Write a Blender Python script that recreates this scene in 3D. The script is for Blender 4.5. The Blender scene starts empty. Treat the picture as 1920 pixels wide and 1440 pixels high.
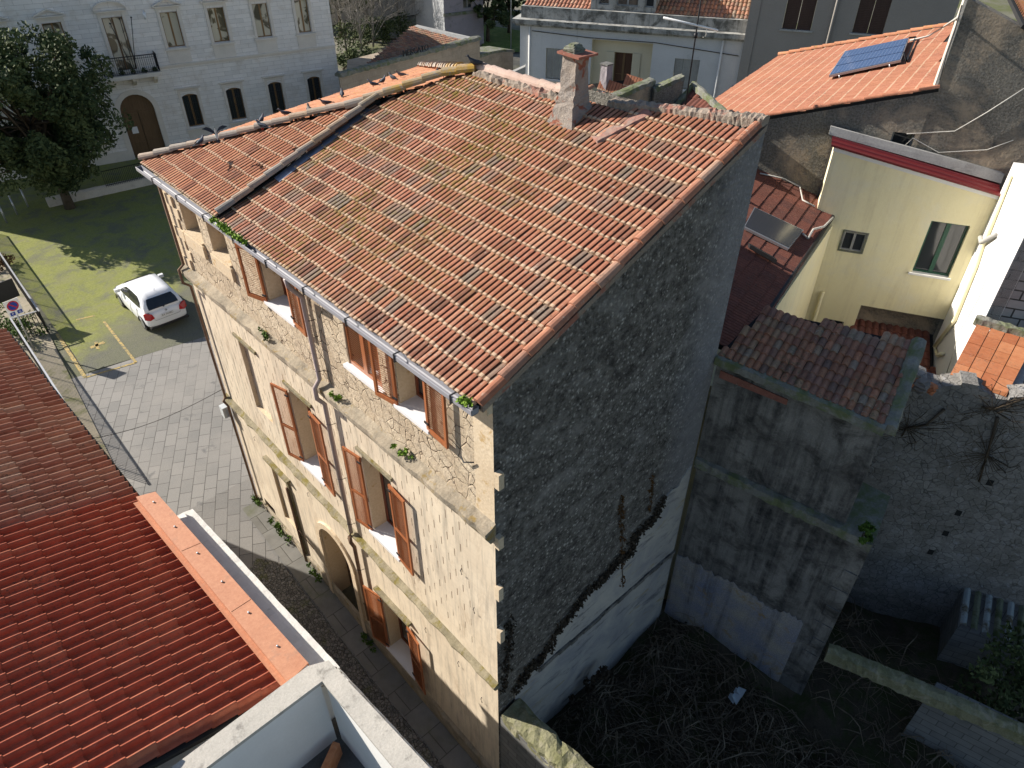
import bpy, math, random
import numpy as np
from mathutils import Vector as V, Matrix
R_=random.Random(7)
rad=math.radians
S=bpy.context.scene; COL=S.collection
# ---------------------------------------------------------------- camera
W2C=np.array([[0.,0.,0.],[0.,0.,0.],[0.,0.,0.]])
F=1331.; CC=(960.,720.)
def _rot():
    n=np.array([955-CC[0],2450-CC[1],F]); n/=np.linalg.norm(n)
    vx=-600-CC[0]; vy=-(n[0]*vx+n[2]*F)/n[1]
    v1=np.array([vx,vy,F]); v1/=np.linalg.norm(v1); up=-n
    return np.stack([np.cross(v1,up),v1,up])
W2C=_rot()
def ray(x,y):
    d=W2C@np.array([x-CC[0],y-CC[1],F]); return V(d/np.linalg.norm(d))
_d=ray(937,1480); CAM=-_d*(17.0/-_d.z)
cd=bpy.data.cameras.new('camera'); cam=bpy.data.objects.new('camera',cd); COL.objects.link(cam)
m=Matrix(((W2C[0][0],-W2C[0][1],-W2C[0][2],CAM.x),(W2C[1][0],-W2C[1][1],-W2C[1][2],CAM.y),(W2C[2][0],-W2C[2][1],-W2C[2][2],CAM.z),(0,0,0,1)))
cam.matrix_world=m
cd.sensor_width=36; cd.lens=F/1920*36; cd.clip_end=600; cd.clip_start=.1
S.camera=cam
# measured picture points -> real points on a known plane
def PZ(x,y,z): d=ray(x,y); return CAM+d*((z-CAM.z)/d.z)
def PX(x,y,v=0): d=ray(x,y); return CAM+d*((v-CAM.x)/d.x)
def PY(x,y,v=0): d=ray(x,y); return CAM+d*((v-CAM.y)/d.y)
def PP(x,y,P,n): d=ray(x,y); return CAM+d*((P-CAM).dot(n)/d.dot(n))
def AZ(a):
    a=rad(a); v=V((.681,.732,0))*math.cos(a)+V((.732,-.681,0))*math.sin(a); return v.normalized()
Z=V((0,0,1))
# ---------------------------------------------------------------- light
SUN=V((-.86,1.74,1.09)).normalized()      # towards the sun
w=bpy.data.worlds.new('World'); S.world=w; w.use_nodes=True
nt=w.node_tree; bg=nt.nodes['Background']
sky=nt.nodes.new('ShaderNodeTexSky'); sky.sky_type='NISHITA'; sky.sun_disc=False
sky.sun_elevation=math.asin(SUN.z); sky.sun_rotation=math.atan2(SUN.x,SUN.y)
sky.air_density=1.0; sky.dust_density=.6; sky.ozone_density=1.2
nt.links.new(sky.outputs[0],bg.inputs[0]); bg.inputs[1].default_value=.068
sl=bpy.data.lights.new('sun','SUN'); sl.energy=5.0; sl.angle=rad(.5); sl.color=(1,.93,.83)
so=bpy.data.objects.new('sun',sl); COL.objects.link(so); so.rotation_euler=SUN.to_track_quat('Z','Y').to_euler()
S.view_settings.view_transform='Standard'; S.view_settings.look='None'; S.view_settings.gamma=1
S.view_settings.exposure=.85
S.render.engine='CYCLES'
# ---------------------------------------------------------------- materials
class NB:
    def __init__(s,name):
        s.m=bpy.data.materials.new(name); s.m.use_nodes=True; s.t=s.m.node_tree; s.n=s.t.nodes
        s.b=s.n['Principled BSDF']; s.tc=s.n.new('ShaderNodeTexCoord')
    def l(s,a,b): s.t.links.new(a,b)
    def mp(s,src='Object',sc=(1,1,1),rot=(0,0,0),loc=(0,0,0)):
        k=s.n.new('ShaderNodeMapping'); k.inputs['Scale'].default_value=sc; k.inputs['Rotation'].default_value=rot; k.inputs['Location'].default_value=loc
        s.l(s.tc.outputs[src],k.inputs[0]); return k.outputs[0]
    def noise(s,vec,sc,det=6,ro=.6,dist=0):
        k=s.n.new('ShaderNodeTexNoise'); k.inputs['Scale'].default_value=sc; k.inputs['Detail'].default_value=det; k.inputs['Roughness'].default_value=ro; k.inputs['Distortion'].default_value=dist
        s.l(vec,k.inputs['Vector']); return k.outputs['Fac']
    def vor(s,vec,sc,feat='F1',rnd=1):
        k=s.n.new('ShaderNodeTexVoronoi'); k.feature=feat; k.inputs['Scale'].default_value=sc; k.inputs['Randomness'].default_value=rnd
        s.l(vec,k.inputs['Vector']); return k
    def ramp(s,f,stops):
        k=s.n.new('ShaderNodeValToRGB'); e=k.color_ramp.elements
        while len(e)<len(stops): e.new(.5)
        for q,(p,c) in zip(e,stops):
            q.position=p; q.color=(c,c,c,1) if isinstance(c,(int,float)) else (*c,1)
        s.l(f,k.inputs[0]); return k.outputs[0]
    def mix(s,f,a,b,mode='MIX'):
        k=s.n.new('ShaderNodeMixRGB'); k.blend_type=mode
        for i,x in ((0,f),(1,a),(2,b)):
            if isinstance(x,(int,float)): k.inputs[i].default_value=x if i==0 else (x,x,x,1)
            elif isinstance(x,tuple): k.inputs[i].default_value=(*x,1)
            else: s.l(x,k.inputs[i])
        return k.outputs[0]
    def math(s,op,a,b=0,c=0):
        k=s.n.new('ShaderNodeMath'); k.operation=op
        for i,x in ((0,a),(1,b),(2,c)):
            if isinstance(x,(int,float)): k.inputs[i].default_value=x
            else: s.l(x,k.inputs[i])
        return k.outputs[0]
    def xyz(s,vec):
        k=s.n.new('ShaderNodeSeparateXYZ'); s.l(vec,k.inputs[0]); return k.outputs
    def attr(s,name):
        k=s.n.new('ShaderNodeAttribute'); k.attribute_name=name; return k.outputs['Fac']
    def bump(s,h,st=.5,d=.02,prev=None):
        k=s.n.new('ShaderNodeBump'); k.inputs['Strength'].default_value=st; k.inputs['Distance'].default_value=d
        s.l(h,k.inputs['Height'])
        if prev is not None: s.l(prev,k.inputs['Normal'])
        return k.outputs[0]
    def done(s,col,rough=.85,nrm=None,metal=0,spec=.3):
        if isinstance(col,tuple): s.b.inputs['Base Color'].default_value=(*col,1)
        else: s.l(col,s.b.inputs['Base Color'])
        if isinstance(rough,(int,float)): s.b.inputs['Roughness'].default_value=rough
        else: s.l(rough,s.b.inputs['Roughness'])
        s.b.inputs['Metallic'].default_value=metal; s.b.inputs['Specular IOR Level'].default_value=spec
        if nrm is not None: s.l(nrm,s.b.inputs['Normal'])
        return s.m
def weather(name,c1,c2,c3=None,s1=.8,s2=6,s3=2,t3=(.55,.65),streak=None,bump=.4,bs=30,bd=.01,rough=.9,src='UV',gr=.25,spec=.2,stt=(.5,.72)):
    k=NB(name); uv=k.mp(src)
    col=k.mix(k.ramp(k.noise(uv,s1,8,.65),[(.35,0),(.65,1)]),c1,c2)
    col=k.mix(gr,col,k.ramp(k.noise(uv,s2*4,6,.7),[(.3,0.0),(.7,1.0)]),'SOFT_LIGHT')
    if c3: col=k.mix(k.ramp(k.noise(uv,s3,10,.7,.4),[(t3[0],0),(t3[1],1)]),col,c3)
    if streak:
        st=k.noise(k.mp(src,(2.2,.16,1)),1.6,8,.65,.2)
        fine=k.noise(uv,5,6,.7)
        f=k.math('MULTIPLY',k.ramp(st,[(stt[0],0),(stt[1],1)]),k.ramp(fine,[(.3,.25),(.65,1)]))
        col=k.mix(f,col,streak)
    b=k.bump(k.noise(uv,bs,8,.7),bump,bd)
    return k.done(col,rough,b,spec=spec)
def plain(name,c,rough=.6,metal=0,spec=.4,var=.15,bs=40,bump=.1):
    k=NB(name); v=k.mp('Object'); n=k.noise(v,6,5,.6)
    col=k.mix(n,tuple(x*(1-var) for x in c),tuple(min(1,x*(1+var)) for x in c))
    return k.done(col,rough,k.bump(k.noise(v,bs,4,.6),bump,.004),metal,spec)
def tilemat(name,cols,moss=None,mossamt=.5,grey=.5,mosspos=None,edge=.0,groove=.0):
    k=NB(name); v=k.mp('Object'); r=k.attr('rnd')
    n=len(cols); col=k.ramp(r,[(i/(n-1),c) for i,c in enumerate(cols)])
    col=k.mix(.5,col,k.ramp(k.noise(v,9,8,.7),[(.25,.15),(.75,.85)]),'SOFT_LIGHT')
    if groove: col=k.mix(k.math('MULTIPLY',k.attr('groove'),groove),col,(.035,.022,.017))  # groove faces coloured darker: dirt plus painted shade between the ribs
    ed=k.math('MULTIPLY',k.attr('edge'),k.ramp(k.noise(v,16,6,.7),[(.28,.45*edge),(.5,edge)]))
    col=k.mix(ed,col,(.49,.35,.24))
    # pale/grey crust
    g=k.math('MULTIPLY',k.ramp(k.noise(v,14,8,.75),[(.55,0),(.68,1)]),k.ramp(k.noise(v,1.1,4,.6),[(.42,0),(.6,1)]))
    col=k.mix(k.math('MULTIPLY',g,grey),col,(.40,.37,.31))
    d=k.math('MULTIPLY',k.ramp(k.noise(v,18,8,.75),[(.52,0),(.62,1)]),k.ramp(k.noise(v,.9,5,.6,.5),[(.45,0),(.6,1)]))
    col=k.mix(k.math('MULTIPLY',d,.75),col,(.06,.045,.035))
    if moss:
        mm=k.math('MULTIPLY',k.ramp(k.noise(v,11,8,.8),[(.62-.2*mossamt,0),(.72-.2*mossamt,1)]),k.ramp(k.noise(v,.75,4,.6),[(.4,0),(.62,1)]))
        if mosspos:
            x=k.xyz(v); dx=k.math('SUBTRACT',x[0],mosspos[0]); dy=k.math('SUBTRACT',x[1],mosspos[1])
            dd=k.math('SQRT',k.math('ADD',k.math('MULTIPLY',dx,dx),k.math('MULTIPLY',dy,dy)))
            mm=k.math('MULTIPLY',mm,k.ramp(k.math('DIVIDE',dd,mosspos[2]),[(.35,1),(1,.06)]))
        col=k.mix(mm,col,moss)
    b=k.bump(k.noise(v,60,6,.7),.35,.006)
    return k.done(col,.85,b,spec=.25)
M={}
M['tile_old']=tilemat('old_tile',[(.17,.075,.05),(.36,.145,.085),(.30,.115,.07),(.40,.175,.105),(.33,.125,.076),(.42,.21,.13),(.36,.14,.085),(.21,.16,.125),(.35,.15,.095)],(.18,.13,.025),.75,.9,(2.9,5.2,5.2),1.0,.68)
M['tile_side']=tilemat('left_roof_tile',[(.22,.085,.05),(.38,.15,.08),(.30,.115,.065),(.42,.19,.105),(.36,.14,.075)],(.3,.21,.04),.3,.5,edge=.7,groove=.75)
M['ridge']=tilemat('ridge_tile',[(.30,.26,.22),(.40,.30,.23),(.27,.25,.23),(.38,.33,.28)],(.36,.22,.04),1.2,.9,(4.6,6.6,3.4))
M['verge']=tilemat('verge_tile',[(.33,.135,.08),(.40,.18,.11),(.27,.13,.09),(.38,.24,.17)],None,0,1.0)
M['tile_red']=tilemat('red_tile',[(.34,.088,.048),(.38,.105,.058),(.32,.082,.045),(.42,.14,.078)],None,0,.22)
M['tile_brown']=tilemat('brown_tile',[(.34,.15,.10),(.42,.22,.145),(.30,.125,.08),(.46,.29,.20)],None,0,.25)
M['tile_coppo']=tilemat('barrel_tile',[(.22,.10,.07),(.34,.16,.09),(.24,.13,.10),(.42,.19,.11),(.17,.11,.09),(.36,.22,.13),(.25,.20,.16)],(.10,.11,.06),.6,.9)
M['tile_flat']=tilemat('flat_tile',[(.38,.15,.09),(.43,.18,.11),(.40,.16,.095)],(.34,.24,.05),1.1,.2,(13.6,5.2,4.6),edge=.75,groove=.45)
M['tile_dark']=tilemat('dark_tile',[(.14,.055,.04),(.18,.065,.045),(.12,.05,.04)],None,0,.2)
M['tile_orange']=tilemat('orange_tile',[(.46,.20,.11),(.52,.25,.14),(.42,.17,.09)],(.45,.3,.05),.4,.5)
# facade: lower storeys with tick joints
def facade_mat():
    k=NB('facade_plaster'); uv=k.mp('UV'); x=k.xyz(uv)
    col=k.mix(k.ramp(k.noise(uv,.9,8,.65),[(.35,0),(.65,1)]),(.70,.60,.46),(.59,.495,.375))
    col=k.mix(k.ramp(k.noise(k.mp('UV',(1,.35,1)),1.8,10,.75,.5),[(.54,0),(.68,.75)]),col,(.42,.32,.22))
    col=k.mix(k.math('MULTIPLY',k.ramp(k.noise(k.mp('UV',(3,.25,1)),2.2,10,.75),[(.48,0),(.66,1)]),.65),col,(.27,.235,.19))
    col=k.mix(k.math('MULTIPLY',k.ramp(k.noise(uv,6,10,.85),[(.5,0),(.7,1)]),.35),col,(.40,.34,.27))
    col=k.mix(k.ramp(k.math('ADD',x[1],k.math('MULTIPLY',k.noise(uv,1.5,8,.7),1.6)),[(.0,.7),(1,0)]),col,(.25,.23,.17))
    # scored ashlar joints: vertical ticks, faint bed joints
    bh,bw=.275,.36
    v=k.math('DIVIDE',x[1],bh); row=k.math('FLOOR',v); off=k.math('MULTIPLY',k.math('MODULO',row,2),.5)
    u=k.math('FRACT',k.math('ADD',k.math('DIVIDE',x[0],bw),off)); fv=k.math('FRACT',v)
    tick=k.math('MULTIPLY',k.math('LESS_THAN',u,.07),k.math('MULTIPLY',k.math('GREATER_THAN',fv,.12),k.math('LESS_THAN',fv,.85)))
    zone=k.math('MULTIPLY',k.math('GREATER_THAN',x[1],4.95),k.math('LESS_THAN',x[1],8.35))
    lat=k.math('LESS_THAN',k.math('ABSOLUTE',k.math('ADD',x[0],5.9)),5.2)   # plain band near the corner
    keep=k.ramp(k.noise(uv,1.3,3,.5),[(.3,.15),(.5,1)])
    tick=k.math('MULTIPLY',k.math('MULTIPLY',tick,zone),k.math('MULTIPLY',keep,lat))
    bed=k.math('MULTIPLY',k.math('LESS_THAN',fv,.05),k.math('MULTIPLY',zone,.16))
    col=k.mix(k.math('MULTIPLY',tick,.85),col,(.16,.11,.07)); col=k.mix(bed,col,(.35,.26,.17))
    h=k.math('SUBTRACT',k.noise(uv,25,8,.7),k.math('MULTIPLY',tick,3))
    return k.done(col,.9,k.bump(h,.45,.012),spec=.2)
M['facade']=facade_mat()
def rubble_mat(name,c1,c2,crack,sc=3.2,cw=.035,amt=.8,bd=.04,src='UV',lich=None):
    k=NB(name); uv=k.mp(src)
    wv=k.n.new('ShaderNodeVectorMath'); wv.operation='ADD'; nz=k.n.new('ShaderNodeTexNoise'); nz.inputs['Scale'].default_value=3; nz.inputs['Detail'].default_value=5
    k.l(uv,nz.inputs['Vector']); sc2=k.n.new('ShaderNodeVectorMath'); sc2.operation='SCALE'; sc2.inputs['Scale'].default_value=.16
    k.l(nz.outputs['Color'],sc2.inputs[0]); k.l(uv,wv.inputs[0]); k.l(sc2.outputs[0],wv.inputs[1])
    e=k.vor(wv.outputs[0],sc,'DISTANCE_TO_EDGE').outputs['Distance']; f=k.ramp(e,[(0,1),(cw,0)])
    brk=k.ramp(k.noise(uv,3.0,6,.7),[(.42,0),(.50,1)]); f=k.math('MULTIPLY',f,brk)
    cell=k.vor(wv.outputs[0],sc).outputs['Color']
    bwn=k.xyz(cell)[0]
    col=k.mix(k.ramp(k.noise(uv,1.2,8,.7),[(.35,0),(.65,1)]),c1,c2)
    col=k.mix(.35,col,k.ramp(bwn,[(0,.25),(1,.75)]),'SOFT_LIGHT')
    col=k.mix(.5,col,k.ramp(k.noise(uv,22,8,.75),[(.25,.1),(.7,.9)]),'SOFT_LIGHT')
    if lich: col=k.mix(k.ramp(k.noise(uv,4.5,9,.75,.5),[(.56,0),(.66,1)]),col,lich)
    col=k.mix(k.math('MULTIPLY',f,amt),col,crack)
    h=k.math('SUBTRACT',k.math('MULTIPLY',k.noise(uv,9,10,.75),1.3),f)
    return k.done(col,.95,k.bump(h,.7,bd),spec=.15)
M['rubble']=rubble_mat('rubble_relief',(.58,.48,.35),(.46,.37,.27),(.10,.065,.045),4.0,.045,.85,.06,lich=(.34,.28,.21))
M['rubble_dark']=rubble_mat('rubble_wall',(.28,.27,.255),(.18,.17,.155),(.05,.045,.04),6.5,.045,.55,.07,lich=(.33,.33,.34))
M['ashlar_corner']=weather('corner_stone',(.62,.51,.37),(.54,.43,.3),(.45,.31,.15),.8,5,3,(.58,.66),bump=.5,bs=14,bd=.02)
M['cornice']=weather('mossy_cornice',(.38,.32,.24),(.22,.19,.145),(.26,.18,.06),2.6,7,3.6,(.56,.66),bump=.8,bs=9,bd=.03,src='Object')
M['string']=weather('mossy_string_course',(.30,.26,.18),(.17,.15,.10),(.17,.14,.04),2.4,6,3,(.5,.6),bump=.8,bs=12,bd=.02,src='Object')
def sidewall_mat():
    k=NB('lichened_side_wall'); uv=k.mp('UV'); x=k.xyz(uv)
    nz=k.n.new('ShaderNodeTexNoise'); nz.inputs['Scale'].default_value=9; nz.inputs['Detail'].default_value=4; k.l(uv,nz.inputs['Vector'])
    sc2=k.n.new('ShaderNodeVectorMath'); sc2.operation='SCALE'; sc2.inputs['Scale'].default_value=.10; k.l(nz.outputs['Color'],sc2.inputs[0])
    wv=k.n.new('ShaderNodeVectorMath'); wv.operation='ADD'; k.l(uv,wv.inputs[0]); k.l(sc2.outputs[0],wv.inputs[1])
    vo=k.vor(wv.outputs[0],16); cel=k.xyz(vo.outputs['Color'])[0]
    big=k.noise(k.mp('UV',(1,.6,1)),.8,8,.7,.5)
    dens=k.math('MULTIPLY',k.math('MULTIPLY',k.ramp(cel,[(.45,0),(.85,1)]),k.ramp(vo.outputs['Distance'],[(.15,1),(.5,.1)])),k.ramp(k.noise(uv,7,8,.8),[(.36,.2),(.54,1)]))
    col=k.mix(k.ramp(k.noise(uv,5,12,.85),[(.4,0),(.62,1)]),(.045,.041,.037),(.27,.255,.23))
    col=k.mix(k.math('MULTIPLY',dens,k.ramp(big,[(.3,.6),(.6,1)])),col,(.66,.63,.58))
    col=k.mix(k.ramp(k.noise(k.mp('UV',(.6,1,1),rot=(0,0,.5)),1.6,10,.75,.6),[(.50,0),(.66,.5)]),col,(.40,.385,.36))
    col=k.mix(k.ramp(k.noise(k.mp('UV',(1,1,1),loc=(3,5,0)),.7,10,.75,.8),[(.54,0),(.66,.75)]),col,(.045,.042,.04))
    edge=k.math('MULTIPLY',k.ramp(k.math('SUBTRACT',k.math('ADD',x[0],k.math('MULTIPLY',k.noise(uv,2,8,.7),1.4)),4.9),[(0,0),(1,1)]),.6)
    col=k.mix(edge,col,(.36,.36,.38))
    h=k.math('ADD',k.noise(uv,12,10,.8),k.math('MULTIPLY',k.vor(uv,16).outputs['Distance'],.6))
    return k.done(col,.95,k.bump(h,1,.07),spec=.1)
M['side']=sidewall_mat()
def lowplaster():
    k=NB('peeling_white_plaster'); uv=k.mp('UV'); x=k.xyz(uv)
    col=k.mix(k.ramp(k.noise(uv,1.1,8,.7,.6),[(.35,0),(.62,1)]),(.30,.30,.31),(.46,.44,.40))
    col=k.mix(k.ramp(k.noise(k.mp('UV',(.4,1.6,1)),1.5,8,.7),[(.58,0),(.66,.8)]),col,(.36,.28,.13))
    col=k.mix(k.ramp(k.noise(k.mp('UV',(.35,1.3,1),loc=(4,2,0)),2,9,.75,.4),[(.55,0),(.64,.9)]),col,(.17,.17,.18))
    # darker towards the ground
    g=k.math('ADD',x[1],k.math('MULTIPLY',k.noise(uv,2,7,.7),1.3))
    col=k.mix(k.ramp(g,[(0,1),(.9,0)]),col,(.14,.13,.12))
    return k.done(col,.9,k.bump(k.noise(uv,18,8,.7),.5,.02),spec=.15)
M['plaster']=lowplaster()
M['annex']=weather('stained_grey_render',(.15,.145,.135),(.27,.26,.24),(.055,.052,.048),1.1,8,1.6,(.48,.66),streak=(.03,.03,.032),bump=.7,bs=16,bd=.03,stt=(.45,.62))
M['annex_low']=weather('blotched_pale_render',(.22,.24,.31),(.40,.36,.30),(.33,.23,.11),1.3,8,1.8,(.56,.66),streak=(.09,.085,.08),bump=.6,bs=16,bd=.02,gr=.5,stt=(.5,.68))
M['greenstone']=weather('mossy_coping',(.15,.15,.13),(.24,.235,.205),(.13,.15,.075),2,6,2.5,(.45,.6),bump=.8,bs=12,bd=.03,src='Object')
M['moss_cap']=weather('moss_covered_coping',(.26,.25,.16),(.17,.17,.085),(.30,.28,.20),2.4,8,4,(.5,.62),bump=1,bs=10,bd=.04,src='Object')
M['rough']=weather('rough_grey_render',(.12,.115,.105),(.23,.215,.185),(.42,.34,.25),.5,5,.45,(.48,.62),bump=1,bs=9,bd=.07,gr=.7)
M['cement']=weather('cement',(.36,.35,.33),(.46,.45,.42),(.22,.21,.2),1.6,6,2,(.56,.7),bump=.5,bs=24,bd=.01,src='Object')
M['cement_lit']=weather('sunlit_pale_cement',(.58,.54,.47),(.50,.46,.4),(.35,.32,.28),1.6,6,2,(.56,.7),bump=.5,bs=14,bd=.02,src='Object')  # paler copy of cement, sunlit tone put into the colour
M['palazzo']=None
def ashlar(name,c1,c2,joint,bw,bh,ja=.5,src='UV',spots=None,rough=.85,mort=.012):
    k=NB(name); uv=k.mp(src)
    br=k.n.new('ShaderNodeTexBrick'); br.inputs['Scale'].default_value=1; br.inputs['Brick Width'].default_value=bw; br.inputs['Row Height'].default_value=bh
    br.inputs['Mortar Size'].default_value=mort; br.inputs['Color1'].default_value=(*c1,1); br.inputs['Color2'].default_value=(*c2,1); br.inputs['Mortar'].default_value=(*joint,1); br.inputs['Mortar Smooth'].default_value=.3
    br.inputs['Bias'].default_value=.0
    k.l(uv,br.inputs['Vector'])
    base=k.mix(.5,c1,c2)
    col=k.mix(ja,base,br.outputs['Color'])
    col=k.mix(.35,col,k.ramp(k.noise(uv,2.5,8,.7),[(.3,.2),(.7,.8)]),'SOFT_LIGHT')
    if spots: col=k.mix(k.ramp(k.noise(uv,.9,8,.7,.4),[(.52,0),(.7,.8)]),col,spots)
    h=k.math('SUBTRACT',k.math('MULTIPLY',k.noise(uv,14,6,.7),.4),br.outputs['Fac'])
    return k.done(col,rough,k.bump(h,.5,.015),spec=.2)
M['palazzo']=ashlar('pale_ashlar',(.84,.80,.75),(.70,.67,.63),(.36,.34,.32),.9,.24,.75,spots=(.60,.54,.46),mort=.008)
M['trim']=weather('carved_trim_stone',(.74,.68,.60),(.64,.59,.52),None,1,6,bump=.3,bs=20)
M['mercato_wall']=ashlar('mercato_masonry',(.40,.33,.25),(.33,.27,.21),(.2,.16,.13),.9,.35,.4,spots=(.22,.19,.15))
M['block']=ashlar('grey_block_masonry',(.42,.41,.40),(.32,.31,.30),(.05,.05,.045),.42,.24,.95,spots=(.3,.29,.26),mort=.022)
M['cblock']=ashlar('concrete_block_wall',(.22,.22,.21),(.17,.17,.165),(.09,.09,.085),.5,.2,.9,spots=(.12,.12,.11),mort=.01)
def paving():
    k=NB('stone_slab_paving'); uv=k.mp('Object',rot=(0,0,rad(-62)))
    br=k.n.new('ShaderNodeTexBrick'); br.inputs['Scale'].default_value=1; br.inputs['Brick Width'].default_value=.60; br.inputs['Row Height'].default_value=.36; br.inputs['Mortar Size'].default_value=.010
    br.inputs['Color1'].default_value=(.185,.18,.17,1); br.inputs['Color2'].default_value=(.24,.23,.215,1); br.inputs['Mortar'].default_value=(.075,.07,.065,1); br.inputs['Mortar Smooth'].default_value=.1
    k.l(uv,br.inputs['Vector'])
    col=k.mix(k.ramp(k.noise(uv,.5,7,.65),[(.42,0),(.66,.75)]),br.outputs['Color'],(.26,.245,.225))
    col=k.mix(k.ramp(k.noise(uv,1.1,8,.7),[(.6,0),(.68,.7)]),col,(.10,.10,.10))
    col=k.mix(.3,col,k.ramp(k.noise(uv,30,6,.7),[(.3,.2),(.7,.8)]),'SOFT_LIGHT')
    h=k.math('SUBTRACT',k.math('MULTIPLY',k.noise(uv,20,6,.7),.3),br.outputs['Fac'])
    return k.done(col,.75,k.bump(h,.5,.015),spec=.3)
M['paving']=paving()
def cobble():
    k=NB('cobbles'); v=k.mp('Object'); e=k.vor(v,12,'DISTANCE_TO_EDGE').outputs['Distance']; c=k.xyz(k.vor(v,12).outputs['Color'])[0]
    col=k.mix(c,(.13,.125,.115),(.24,.23,.21)); col=k.mix(k.ramp(e,[(0,1),(.07,0)]),col,(.035,.035,.025))
    col=k.mix(k.ramp(k.noise(v,1.4,7,.7),[(.55,0),(.66,.7)]),col,(.14,.15,.05))
    return k.done(col,.8,k.bump(k.ramp(e,[(0,0),(.12,1)]),.9,.03),spec=.25)
M['cobble']=cobble()
def mossy_asphalt():
    k=NB('moss_grown_asphalt'); v=k.mp('Object'); x=k.xyz(v)
    fine=k.noise(v,14,9,.8)
    g=k.mix(k.ramp(fine,[(.3,0),(.7,1)]),(.15,.165,.035),(.32,.33,.12))
    g=k.mix(k.ramp(k.noise(v,1.2,6,.65,.6),[(.5,0),(.68,.7)]),g,(.22,.21,.13))
    a=k.mix(k.ramp(k.noise(v,30,6,.75),[(.35,0),(.65,1)]),(.07,.072,.06),(.21,.205,.18))
    big=k.noise(v,.55,7,.65,.4)
    # bare strip along the paving edge
    fy=k.ramp(k.math('ADD',x[1],k.math('MULTIPLY',big,4)),[(0,0),(1,1)])
    t=k.math('MULTIPLY',k.math('SUBTRACT',k.math('ADD',k.math('ADD',x[1],k.math('MULTIPLY',x[0],-.55)),k.math('MULTIPLY',big,4)),24.5),.5)
    t=k.math('MULTIPLY',k.math('MINIMUM',k.math('MAXIMUM',t,.18),1),1)
    f=k.math('MULTIPLY',t,k.ramp(k.math('ADD',big,k.math('MULTIPLY',k.noise(v,9,8,.8),.35)),[(.42,.15),(.62,1)]))
    f=k.math('MULTIPLY',f,k.ramp(k.noise(k.mp('Object',loc=(7,3,0)),.8,9,.75,.5),[(.50,1),(.62,.35)]))
    return k.done(k.mix(f,a,g),.95,k.bump(k.noise(v,26,8,.8),.8,.03),spec=.15)
M['plaza']=mossy_asphalt()
M['dirt']=weather('dark_garden_soil',(.065,.052,.036),(.11,.09,.062),(.05,.06,.022),1.4,8,2,(.45,.6),bump=1,bs=9,bd=.08,src='Object')
M['ground']=weather('bare_ground',(.15,.14,.12),(.2,.19,.15),(.11,.12,.05),.1,3,.15,(.45,.6),bump=.5,bs=4,bd=.05,src='Object')
M['street_dark']=weather('old_asphalt',(.10,.10,.095),(.14,.135,.125),(.07,.07,.065),.9,9,1.5,(.5,.65),bump=.6,bs=30,bd=.01,src='Object')
M['kerb']=ashlar('kerb_slabs',(.21,.205,.19),(.17,.165,.15),(.07,.065,.055),.8,.7,.8,'Object',(.14,.145,.09),.85,.012)
M['path']=weather('beaten_path',(.36,.31,.23),(.27,.24,.18),(.17,.17,.08),.9,9,1.2,(.5,.62),bump=.6,bs=20,bd=.02,src='Object')
M['grass']=weather('lawn',(.07,.12,.02),(.12,.17,.03),(.16,.19,.05),.8,9,1.5,(.5,.65),bump=1,bs=30,bd=.04,src='Object')
def wornpaint():
    k=NB('worn_yellow_paint'); v=k.mp('Object')
    col=k.mix(k.ramp(k.noise(v,9,9,.8),[(.42,0),(.56,1)]),(.17,.165,.12),(.50,.36,.13))
    return k.done(col,.9,k.bump(k.noise(v,30,6,.7),.4,.01),spec=.2)
M['yline']=wornpaint()
def wood(name,c1,c2,rough=.45,sc=(1,1,12)):
    k=NB(name); v=k.mp('Object',sc); n=k.noise(v,3,8,.65,.6)
    return k.done(k.mix(k.ramp(n,[(.3,0),(.7,1)]),c1,c2),rough,k.bump(n,.15,.004),spec=.4)
M['shutter']=wood('varnished_shutter_wood',(.25,.078,.03),(.40,.145,.055),.4,(6,6,.7))
M['frame']=wood('window_wood',(.13,.035,.018),(.20,.06,.028),.4,(6,6,.7))
M['frame2']=wood('honey_window_wood',(.20,.11,.04),(.28,.16,.06),.5,(6,6,.7))
M['door']=wood('old_brown_door_wood',(.11,.065,.03),(.17,.10,.05),.55,(5,5,.5))
M['door_dark']=wood('dark_door_wood',(.05,.022,.014),(.09,.035,.02),.5,(5,5,.5))
M['greywood']=weather('grey_shutter_paint',(.28,.28,.27),(.36,.36,.34),None,2,6,bump=.2,src='Object')
M['marble']=plain('white_marble',(.72,.72,.74),.35,0,.5,.06)
M['gutter']=plain('grey_painted_gutter',(.27,.27,.30),.6,.0,.5,.1)
M['pipe']=plain('faded_pinkish_pipe',(.40,.33,.32),.5,.1,.4,.12)
M['rustpipe']=weather('rusty_pipe',(.16,.10,.07),(.24,.16,.11),None,3,8,src='Object')
M['lead']=plain('lead_flashing',(.20,.23,.30),.38,.6,.5,.15)
M['copperpaint']=weather('terracotta_painted_sheet',(.52,.245,.14),(.46,.21,.12),(.37,.20,.13),.9,5,2.4,(.57,.7),bump=.12,bs=3,bd=.03,rough=.5,src='Object',spec=.4)
M['iron']=plain('black_iron',(.025,.025,.028),.55,.3,.4,.2)
M['galv']=plain('galvanised_rail',(.46,.47,.49),.4,.6,.5,.1)
M['white']=weather('white_paint_wall',(.80,.79,.76),(.74,.73,.70),None,.8,5,bump=.25,bs=20,bd=.008,gr=.1)
M['ledge']=weather('white_painted_ledge',(.78,.77,.73),(.68,.67,.63),(.55,.54,.5),1.4,8,3,(.6,.7),bump=.6,bs=12,bd=.02,gr=.15)
M['coping']=weather('grey_concrete_coping',(.50,.47,.42),(.42,.40,.36),(.25,.235,.21),1.5,9,3,(.56,.66),bump=.7,bs=22,bd=.012,src='Object')
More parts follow.
